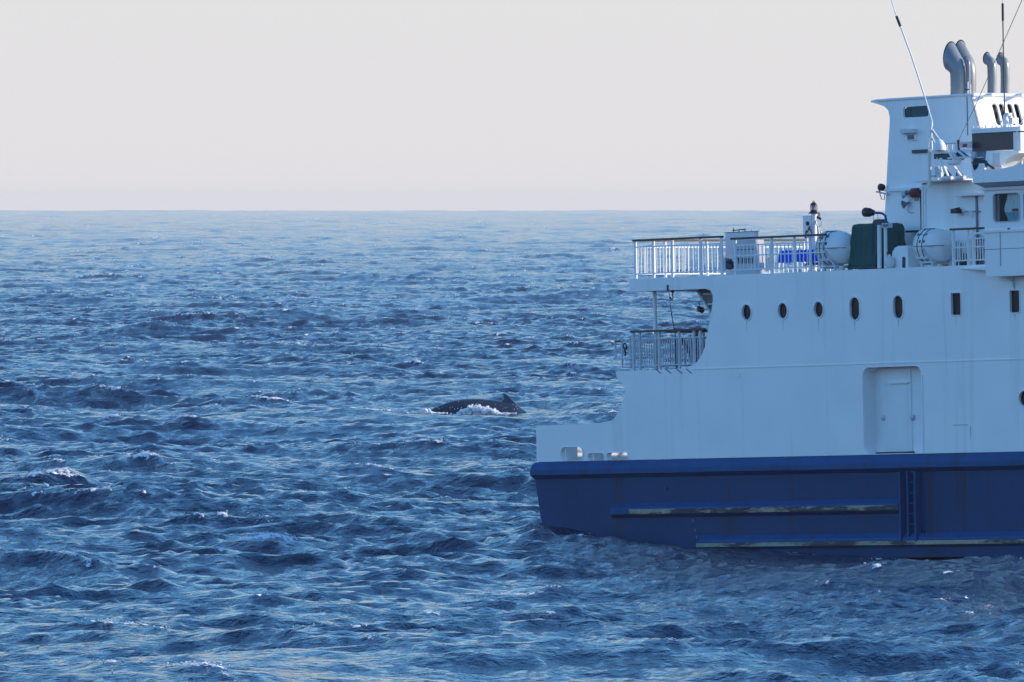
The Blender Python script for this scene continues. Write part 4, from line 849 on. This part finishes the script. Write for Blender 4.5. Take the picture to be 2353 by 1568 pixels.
# vent housing
t = sthing("vent_housing", 2075, 617, .5, "low white round-topped vent housing with a dark slot", "vent housing")
hp = [G(2049, 617, .45), G(2049, 590, .45), G(2051, 578, .45), G(2056, 570, .45), G(2064, 565.5, .45), G(2100, 564, .45)]
hp2 = [(pu(2086, 590, .45), G(2075, 565, .45)[1]), (pu(2086, 590, .45), ZD)]
pts = [(hp[0][0], ZD)] + hp[1:5] + hp2; MB().prism(pts, .45, 1.3).build("housing", WHITE2, t)
MB().pprism([(2073, 617), (2073, 594), (2075, 590), (2077, 590), (2079, 594), (2079, 617)], .425, .448).build("slot", BLACK, t)
t = sthing("ball_fender", 2044, 617, .3, "pale round buoy between the posts and the vent housing", "fender")
MB().lathe(G3(2044, 618, .3), (0, 0, 1), [(0, .02), (.02, .1), (.14, .16), (.28, .13), (.36, .05), (.42, .02)], 14).build("body", CREAM, t); MB().tube([G3(2042, 592, .3), G3(2038, 580, .3)], .012, 5).build("rope", ROPE, t)

t = sthing("gas_bottle", 2238, 608, .7, "pale gas bottle strapped upright behind the wing railing", "gas bottle")
MB().lathe(G3(2237, 616, .7), (0, 0, 1), [(0, .13), (.7, .13), (.8, .09), (.84, .04), (.9, .03)], 14).build("body", CREAM, t); MB().tube([G3(2237, 558, .7), G3(2237, 548, .7)], .035, 6).build("valve", BLACK, t)
t = sthing("hose_rack", 2216, 612, .65, "dark hose reel and pipes behind the wing railing", "hose reel")
MB().lathe(G3(2214, 598, .65), (0, 1, 0), [(0, .05), (0, .2), (.03, .2), (.04, .1), (.14, .1), (.15, .2), (.18, .2)], 16).build("reel", BLACK, t)
for x in (2199, 2207, 2224): MB().tube([G3(x, 617, .75), G3(x, 552 + (x % 7) * 3, .75)], .035, 6).build("pipe", GREYD, t)
t = sthing("valve_manifold", 2252, 606, .6, "dark pipework manifold at the aft corner of the wheelhouse", "pipework")
for x in (2246, 2253, 2258): MB().tube([G3(x, 617, .6), G3(x, 545, .6)], .04, 6).build("pipe", BLACK if x == 2246 else GREYD, t)
for y in (552, 575, 598): MB().tube([G3(2244, y, .58), G3(2261, y - .5, .58)], .03, 6).build("cross_pipe", GREYD, t)
MB().lathe(G3(2251, 589, .5), (0, -1, 0), [(0, .02), (0, .11), (.03, .11), (.03, .02)], 12).build("hand_wheel", BLACK, t)
# lockers and machinery on the after part of the upper deck
t = sthing("tall_deck_locker", 1700, 620, .9, "tall grey deck locker behind the railing gap", "locker")
MB().box(pu(1667, 580, .9), pu(1734.5, 580, .9), .9, 1.05, ZD, pz(1700, 534, .9)).build("body", GREYW, t); MB().box(pu(1666, 580, .9), pu(1736, 580, .9), .88, 1.08, pz(1700, 534, .9), pz(1700, 532.5, .9)).build("lid", GREYD, t)
MB().tube([G3(1686, 533, .95), G3(1686, 524, .95)], .015, 6).build("pipe_stub", BLACK, t); MB().tube([G3(1699, 533, .95), G3(1699, 526, .95)], .04, 6).build("fan_post", GREYW, t)
MB().bar(G3(1684, 530, .95), G3(1714, 527, .95), .05, .03).build("fan_blade", BLUE2, t); MB().bar(G3(1700, 527, .95), G3(1716, 531, .95), .04, .03).build("fan_blade", GREYW, t); MB().tube([G3(1728, 533, .95), G3(1728, 528, .95)], .02, 6).build("pipe_stub", GREYW, t)
t = sthing("louvred_locker", 1712, 620, .35, "low grey locker with dark louvres behind the side railing", "locker")
lk_ = MB().box(pu(1689, 590, .4), pu(1735, 590, .4), .4, .75, ZD, pz(1712, 552, .4)).build("body", GREYW, t)
for k in range(4): MB().pbox(1696 + 9 * k, 593, 1702 + 9 * k, 606, .385, .399).build("louvre", BLACK, t)
MB().pbox(1690, 573, 1735, 574.5, .38, .399).build("lid_seam", BLUE2, t)
t = sthing("mooring_winch", 1675, 620, .4, "small dark winch under a pale curved hood by the railing gap", "winch")
MB().pprism([(1659, 593), (1662, 590), (1675, 587.5), (1691, 589), (1691, 594)], .3, .9).build("hood", WHITE2, t)
MB().pbox(1660, 594, 1667, 620, .35, .5).build("stand", GREYW, t); MB().pbox(1686, 594, 1690, 620, .35, .5).build("stand", GREYW, t)
MB().lathe(G3(1677, 609, .45), (0, 1, 0), [(0, .05), (0, .14), (.04, .14), (.05, .08), (.3, .08), (.31, .14), (.35, .14)], 14).build("drum", BLACK, t)
MB().bar(G3(1669, 603, .4), G3(1684, 615, .4), .07).build("crank", BLUE2, t); MB().bar(G3(1680, 596, .4), G3(1677, 604, .4), .05).build("lever", BLACK, t); MB().bar(G3(1668, 615, .4), G3(1685, 611, .4), .08).build("frame", BLACK, t)

# blue tarpaulin cover on benches
t = sthing("covered_bench_stack", 1835, 617, 1.6, "row of seats under a bright blue tarpaulin behind the railing", "covered benches")
def flute(x0, x1, y0, y1, w0, d):
    n = 60; a = G3(x0, y1, w0); b_ = G3(x1, y1, w0); zt_ = pz((x0 + x1) / 2, y0, w0); rg = random.Random(x0); vs = []
    for j in range(7):
        for i in range(n + 1):
            s_ = i / n; p = a.lerp(b_, s_); k = j / 6
            vs.append((p.x, w0 + .035 * math.sin(s_ * 38 + .6 * math.sin(s_ * 9)) * (1 - .5 * k) + .02 * math.sin(s_ * 13) + (.06 * k * k), a.z + .012 * math.sin(s_ * 21) + (zt_ - a.z) * k))
    for i in range(n + 1): p = a.lerp(b_, i / n); vs.append((p.x, w0 + d, zt_ - .02))
    m_ = MB().add(vs, [(j * (n + 1) + i, j * (n + 1) + i + 1, (j + 1) * (n + 1) + i + 1, (j + 1) * (n + 1) + i) for j in range(7) for i in range(n)], True); return m_
flute(1788, 1835, 576, 605, 1.6, .7).build("cover", BTARP, t, fix=False); flute(1836, 1872, 574.5, 603, 1.55, .7).build("cover", BTARP, t, fix=False); flute(1866, 1905, 580, 602, 1.62, .7).build("cover", BTARP, t, fix=False)
for x in (1792, 1812, 1830, 1848, 1866, 1884): MB().bar(G3(x, 602, 1.8), G3(x + rr_.uniform(-4, 4), 618, 1.8), .04).build("leg", WHITE2, t)
MB().pbox(1852, 603, 1892, 609, 1.8, 2.2).build("seat_frame", BLACK, t)
for i, (x, y, s_, w_) in enumerate(((1738, 604, .16, 1.2), (1767, 614, .12, 1.0))):
    t = sthing("deck_bollard", x, 618, w_, ("pale deck bollard right of the louvred locker", "small pale deck bollard left of the blue tarpaulin")[i], "bollard", "bollards on the upper deck")
    MB().lathe(G3(x, 621, w_), (0, 0, 1), [(0, s_), (.03, s_), (.04, s_ * .6), (.2 + s_, s_ * .6), (.22 + s_, s_ * .9), (.27 + s_, s_ * .8), (.28 + s_, 0)], 14).build("body", CREAM, t)
# beacon mast
t = sthing("beacon_mast", 1870, 617, 2.4, "white beacon mast with a lantern on top and cable loops", "beacon mast")
WL = 2.4; bb = G3(1870, 617, WL)
MB().tube([G3(1870, 622, WL), G3(1870, 491, WL)], .085, 14).build("column", WHITE2, t)
c = G3(1870, 491, WL); MB().lathe(c, (0, 0, 1), [(0, .16), (.02, .16), (.06, .1), (.1, .095), (.1, 0)], 16).build("gallery", BLACK, t)
MB().lathe(c + Vector((0, 0, .1)), (0, 0, 1), [(0, .075), (.13, .085), (.14, .0)], 16).build("lens", LENS, t)
for k in range(6): a_ = k * math.pi / 3; q = c + Vector((.1 * math.cos(a_), .1 * math.sin(a_), .1)); MB().bar(q, q + Vector((0, 0, .15)), .014).build("cage_bar", BLACK, t)
MB().lathe(c + Vector((0, 0, .24)), (0, 0, 1), [(0, .1), (.03, .1), (.07, .06), (.1, .0)], 14).build("cap", BLACK, t)
MB().tube([c + Vector((.05 * math.cos(a_), 0, .32 + .05 * math.sin(a_))) for a_ in [0, .5, 1, 1.57, 2.1, 2.6, 3.14]], .01, 5).build("lifting_ring", BLACK, t)
MB().tube([G3(1877, 490, WL), G3(1884, 489, WL), G3(1886.5, 494, WL), G3(1887, 508, WL)], .014, 6).build("conduit", CREAM, t)
MB().tube([G3(1881, 502, WL) + Vector((.13 * math.cos(a_), 0, -.12 + .13 * math.sin(a_))) for a_ in [k * .4 for k in range(17)]], .012, 5).build("cable_loop", GREYW, t)
MB().bar(G3(1878, 499, WL), G3(1887, 504, WL), .06).build("clamp", BLACK, t); MB().bar(G3(1883, 497, WL), G3(1882, 490, WL), .04).build("clamp", MAROON, t)
MB().tube([G3(1883, 546, WL), G3(1879, 520, WL)], .03, 6).build("conduit", CREAM, t); MB().tube([G3(1891, 547, WL), G3(1884, 528, WL)], .025, 6).build("conduit", CREAM, t)
t = sthing("grey_cabinet", 1854, 540, WL, "pale grey cabinet fixed left of the beacon mast", "cabinet")
MB().pbox(1845, 496, 1864, 542, WL - .1, WL + .08).build("body", GREYW, t); MB().pbox(1863.5, 496, 1866, 542, WL - .05, WL + .1).build("edge", CREAM, t)
MB().tube([G3(1854, 622, WL), G3(1854, 541, WL)], .04, 6).build("leg", WHITE2, t)
t = sthing("deck_camera", 1858, 546, WL - .2, "small black round lamp with cables before the grey cabinet", "lamp")
MB().lathe(G3(1858, 514, WL - .25), (0, -1, 0), [(0, .02), (.01, .06), (.06, .065), (.07, .0)], 12).build("lamp_head", BLACK, t); MB().bar(G3(1858, 517, WL - .2), G3(1857, 548, WL - .2), .03).build("stem", GREYD, t)
for (x0, y0, x1, y1) in ((1853, 530, 1850, 548), (1860, 524, 1866, 536), (1862, 520, 1855, 534)): MB().bar(G3(x0, y0, WL - .22), G3(x1, y1, WL - .22), .03).build("cable", ROPE, t)

# hook and chain under the overhang
t = sthing("chain_and_hook", 1545, 668, .4, "dark hook hanging under the deck overhang", "hook")
pth = [G3(x, y, .4) for x, y in ((1545, 664), (1546, 672), (1545.5, 680), (1547, 684), (1545, 688), (1541, 687), (1540, 683))]; MB().tube(pth, .02, 6).build("hook", BLACK, t)
MB().lathe(G3(1545.5, 664, .4), (0, 0, -1), [(0, .05), (.08, .07), (.12, .02)], 10).build("swivel", BLACK, t)
MB().bar(G3(1533, 664, .4), G3(1549, 664, .4), .06).build("hanger", BLACK, t); MB().bar(G3(1534, 655, -.02), G3(1534, 668, -.02), .04).build("hanger", BLACK, t)
t = sthing("hanging_line", 1553, 845, .35, "dark knotted line hanging past the aft railing", "rope")
MB().tube([G3(x, y, .35) for x, y in ((1537, 666), (1540, 700), (1546, 740), (1552, 770), (1553, 800), (1554, 848))], [.008, .008, .014, .014, .028, .02], 6).build("line", ROPE, t)
for y, x in ((722, 1543), (742, 1546.5), (757, 1550)): MB().lathe(G3(x, y, .35) + Vector((0, 0, .03)), (0, 0, -1), [(0, .005), (.02, .025), (.05, .02), (.06, .005)], 8).build("knot", ROPE, t)
# stain streak above the hook is on the plating; hanging lamp
t = sthing("hanging_lamp", 1612, 712, .9, "small black lamp reaching out by the aft deck opening", "lamp")
MB().lathe(G3(1607, 712, .9), (1, 0, -.1), [(0, .03), (.01, .08), (.14, .09), (.16, .04), (.2, 0)], 12).build("lamp_head", BLACK, t)
MB().bar(G3(1604, 706, .9), G3(1608, 712, .9), .07).build("bracket", BLACK, t); MB().bar(G3(1605, 694, .9), G3(1610, 708, .9), .02).build("stay", BLACK, t); MB().bar(G3(1612, 711, .9), G3(1640, 711, .9), .03).build("arm", GREYD, t)
MB().lathe(G3(1602, 713, .9), (1, 0, 0), [(0, .01), (.01, .05), (.05, .05)], 10).build("lens", LENS, t)
# gear behind the aft railing
t = sthing("mooring_gear", 1572, 842, 1.0, "mooring fairlead with dark ropes behind the aft railing", "mooring gear")
for (x0, y0, x1, y1, m_) in ((1562, 776, 1582, 800, BLACK), (1569, 786, 1590, 822, GREYD), (1600, 765, 1604, 835, BLACK), (1584, 770, 1596, 842, GREYW), (1560, 800, 1560, 845, GREYD), (1552, 778, 1562, 800, ROPE)):
    MB().bar(G3(x0, y0, .8), G3(x1, y1, .8), .1, .06).build("rope_bight" if m_ is BLACK else "frame_bar", m_, t)
for x in (1436, 1441): 
    pass
t = sthing("mooring_line_coil", 1436, 812, .2, "dark coil of line on the boarding step post", "rope")
MB().tube([G3(1435, 796, .2) + Vector((.07 * math.cos(a_), .02 * a_ / 6, .09 * math.sin(a_))) for a_ in [k * .5 for k in range(26)]], .018, 5).build("coil", ROPE, t)
MB().tube([G3(1435, 805, .2), G3(1438, 812, .2), G3(1436, 818, .2)], .03, 5).build("tail", ROPE, t)

# ------------------------------------------------------------------ the whale
wp = sea_at(1095, 951); wr = px_ray(1095, 951); WDIST = wp.y
WFR = Matrix.Translation(Vector((0, WDIST, 0)))
def W2(x, y, d=0.0):
    r = px_ray(x, y); k = (WDIST + d) / r.y; p = Vector((0, 0, CAM_H)) + r * k; return Vector((p.x, d, p.z))
wb = empty("humpback_whale", W2(1095, 951), "dark humpback whale arching its back with small fin, diving amid foam", "whale", frame=WFR)
SKIN = mat("dark_whale_skin", (0.012, 0.018, 0.03), 0.16, 0, 0.5)
nse = noise(SKIN, 2.2, 5, 0.6, mapped(SKIN, (0.5, 1, 1.4))); lk(SKIN, mixc(SKIN, ramp(SKIN, nse.outputs[0], [(0.5, (0,) * 3), (0.72, (1,) * 3)]).outputs[0], (0.017, 0.026, 0.046), (0.024, 0.034, 0.054)), bsdf(SKIN).inputs["Base Color"])
bpn = nn(SKIN, "ShaderNodeBump"); bpn.inputs["Distance"].default_value = 0.004; lk(SKIN, noise(SKIN, 7, 4, .6).outputs[0], bpn.inputs["Height"]); lk(SKIN, bpn.outputs[0], bsdf(SKIN).inputs["Normal"])
ridge = [(958, 975), (966, 962), (980, 947), (1001, 935), (1024, 925.8), (1044, 919.8), (1066, 917), (1095, 916), (1124, 918), (1140, 920), (1153, 922), (1165, 923.5), (1177, 925), (1187, 929), (1200, 940), (1216, 951), (1232, 964), (1250, 982)]
m_ = MB(); NR = 28; allp = []
xs = [p[0] for p in ridge]; x_lo, x_hi = xs[0], xs[-1]
def interp(x):
    for (x0, y0), (x1, y1) in zip(ridge, ridge[1:]):
        if x0 <= x <= x1: return y0 + (y1 - y0) * (x - x0) / (x1 - x0)
ST = 60
for i in range(ST + 1):
    s_ = i / ST; x = x_lo + (x_hi - x_lo) * s_; y = (interp(max(x_lo, x - 3)) + interp(x) + interp(min(x_hi, x + 3))) / 3
    top = W2(x, y); prof = max(0.02, math.sin(math.pi * min(1, max(0, (s_ * .92 + .04)))) ** 0.6); hw = (1.05 - 0.55 * s_) * prof; hh = (1.25 - 0.55 * s_) * prof
    for k in range(NR):
        a_ = 2 * math.pi * k / NR; sharp = 1 - 0.25 * max(0, math.sin(a_)) ** 3 * (0.4 + .6 * s_)
        allp.append((top.x + 0.12 * 0, hw * math.cos(a_) * sharp * (1 if math.sin(a_) < 0 else 1) - 0.15 + 0.9 * (s_ - .5), top.z - hh + hh * math.sin(a_)))
m_.add(allp, [(i * NR + k, i * NR + (k + 1) % NR, (i + 1) * NR + (k + 1) % NR, (i + 1) * NR + k) for i in range(ST) for k in range(NR)], True)
m_.add(allp[:NR], [list(range(NR))]); m_.add(allp[-NR:], [list(range(NR))]); m_.build("body", SKIN, wb)
fin = [(1142, 925), (1153.6, 920.5), (1157.5, 916), (1156.5, 911), (1154.8, 906.5), (1157, 904.6), (1160.5, 904.8), (1165, 907), (1170, 911), (1174, 915.5), (1179, 921), (1186, 927.5), (1193, 936), (1180, 940), (1155, 935)]
fc = W2(1170, 924); fv = MB(); nf = len(fin); lay = []
for (sc_, d_) in ((0.86, -.10), (0.96, -.06), (1.0, 0), (0.96, .06), (0.86, .10)):
    for x, y in fin: p = W2(x, y); tk = 1 + 0.9 * max(0, min(1, (fc.z - p.z) / .4 + .3)); lay.append((fc.x + (p.x - fc.x) * sc_, d_ * tk + 0.05 + 0.12, fc.z + (p.z - fc.z) * sc_))
fv.add(lay, [(j * nf + i, j * nf + (i + 1) % nf, (j + 1) * nf + (i + 1) % nf, (j + 1) * nf + i) for j in range(4) for i in range(nf)], True)
fv.add(lay[:nf], [list(range(nf))], True); fv.add(lay[-nf:], [list(range(nf))], True); fv.build("dorsal_fin", SKIN, wb)
# foam thrown up along its flank
FOAM = mat("white_foam", (0.86, 0.87, 0.88), 0.9, 0, 0.1); bsdf(FOAM).inputs["Subsurface Weight"].default_value = 0.0
rg = random.Random(7); fm = MB()
ico = bmesh.new(); bmesh.ops.create_icosphere(ico, subdivisions=1, radius=1); IV = [v.co.copy() for v in ico.verts]; IF = [[v.index for v in f.verts] for f in ico.faces]; ico.free()
def blob(p, r, sx=1.4, sz=1.0):
    fm.add([p + Vector((v.x * r * sx * rg.uniform(.6, 1.3), v.y * r * rg.uniform(.6, 1.3), v.z * r * sz * rg.uniform(.5, 1.5))) for v in IV], IF)
for k in range(4200):
    s_ = rg.random(); x = 1022 + 165 * s_; env = (20 + 3.5 * math.sin(x * .31) + 3 * math.sin(x * .73 + 1) + 2 * math.sin(x * 1.9)) * math.exp(-((x - 1092) / 40) ** 2) + 6 * math.exp(-((x - 1130) / 22) ** 2) + 1.5 if x < 1150 else 7 * rg.random()
    if x < 1050: env *= .6
    y = 955 - rg.random() ** 0.75 * env - (0 if x < 1060 else 2); yb = y + rg.uniform(0, 4)
    p = W2(x, yb, 0); p.y = -1.7 + rg.uniform(-.5, .5) - (955 - y) * .002; blob(p, (0.01 + .042 * rg.random() ** 1.6) * (1.15 if env > 12 else .8))
for k in range(420):
    x = rg.gauss(984, 17); y = 950 - abs(rg.gauss(0, 4.5)) * max(.2, 1 - abs(x - 978) / 26); p = W2(x, y); p.y = -1.0 + rg.uniform(-.3, .3); blob(p, rg.uniform(.02, .055), 1.3)
for k in range(26):
    x = rg.uniform(1000, 1190); y = 940 - abs(rg.gauss(0, 7)); p = W2(x, y); p.y = -1.3; blob(p, rg.uniform(.008, .02), 1)
sp = fm.build("splash", FOAM, None, fix=False); sp.matrix_world = WFR; sp["kind"] = "stuff"; sp["label"] = "white foam thrown up along the whale's flank"; sp["category"] = "splash"
for o in bpy.data.objects:
    if "_b" in o: del o["_b"]
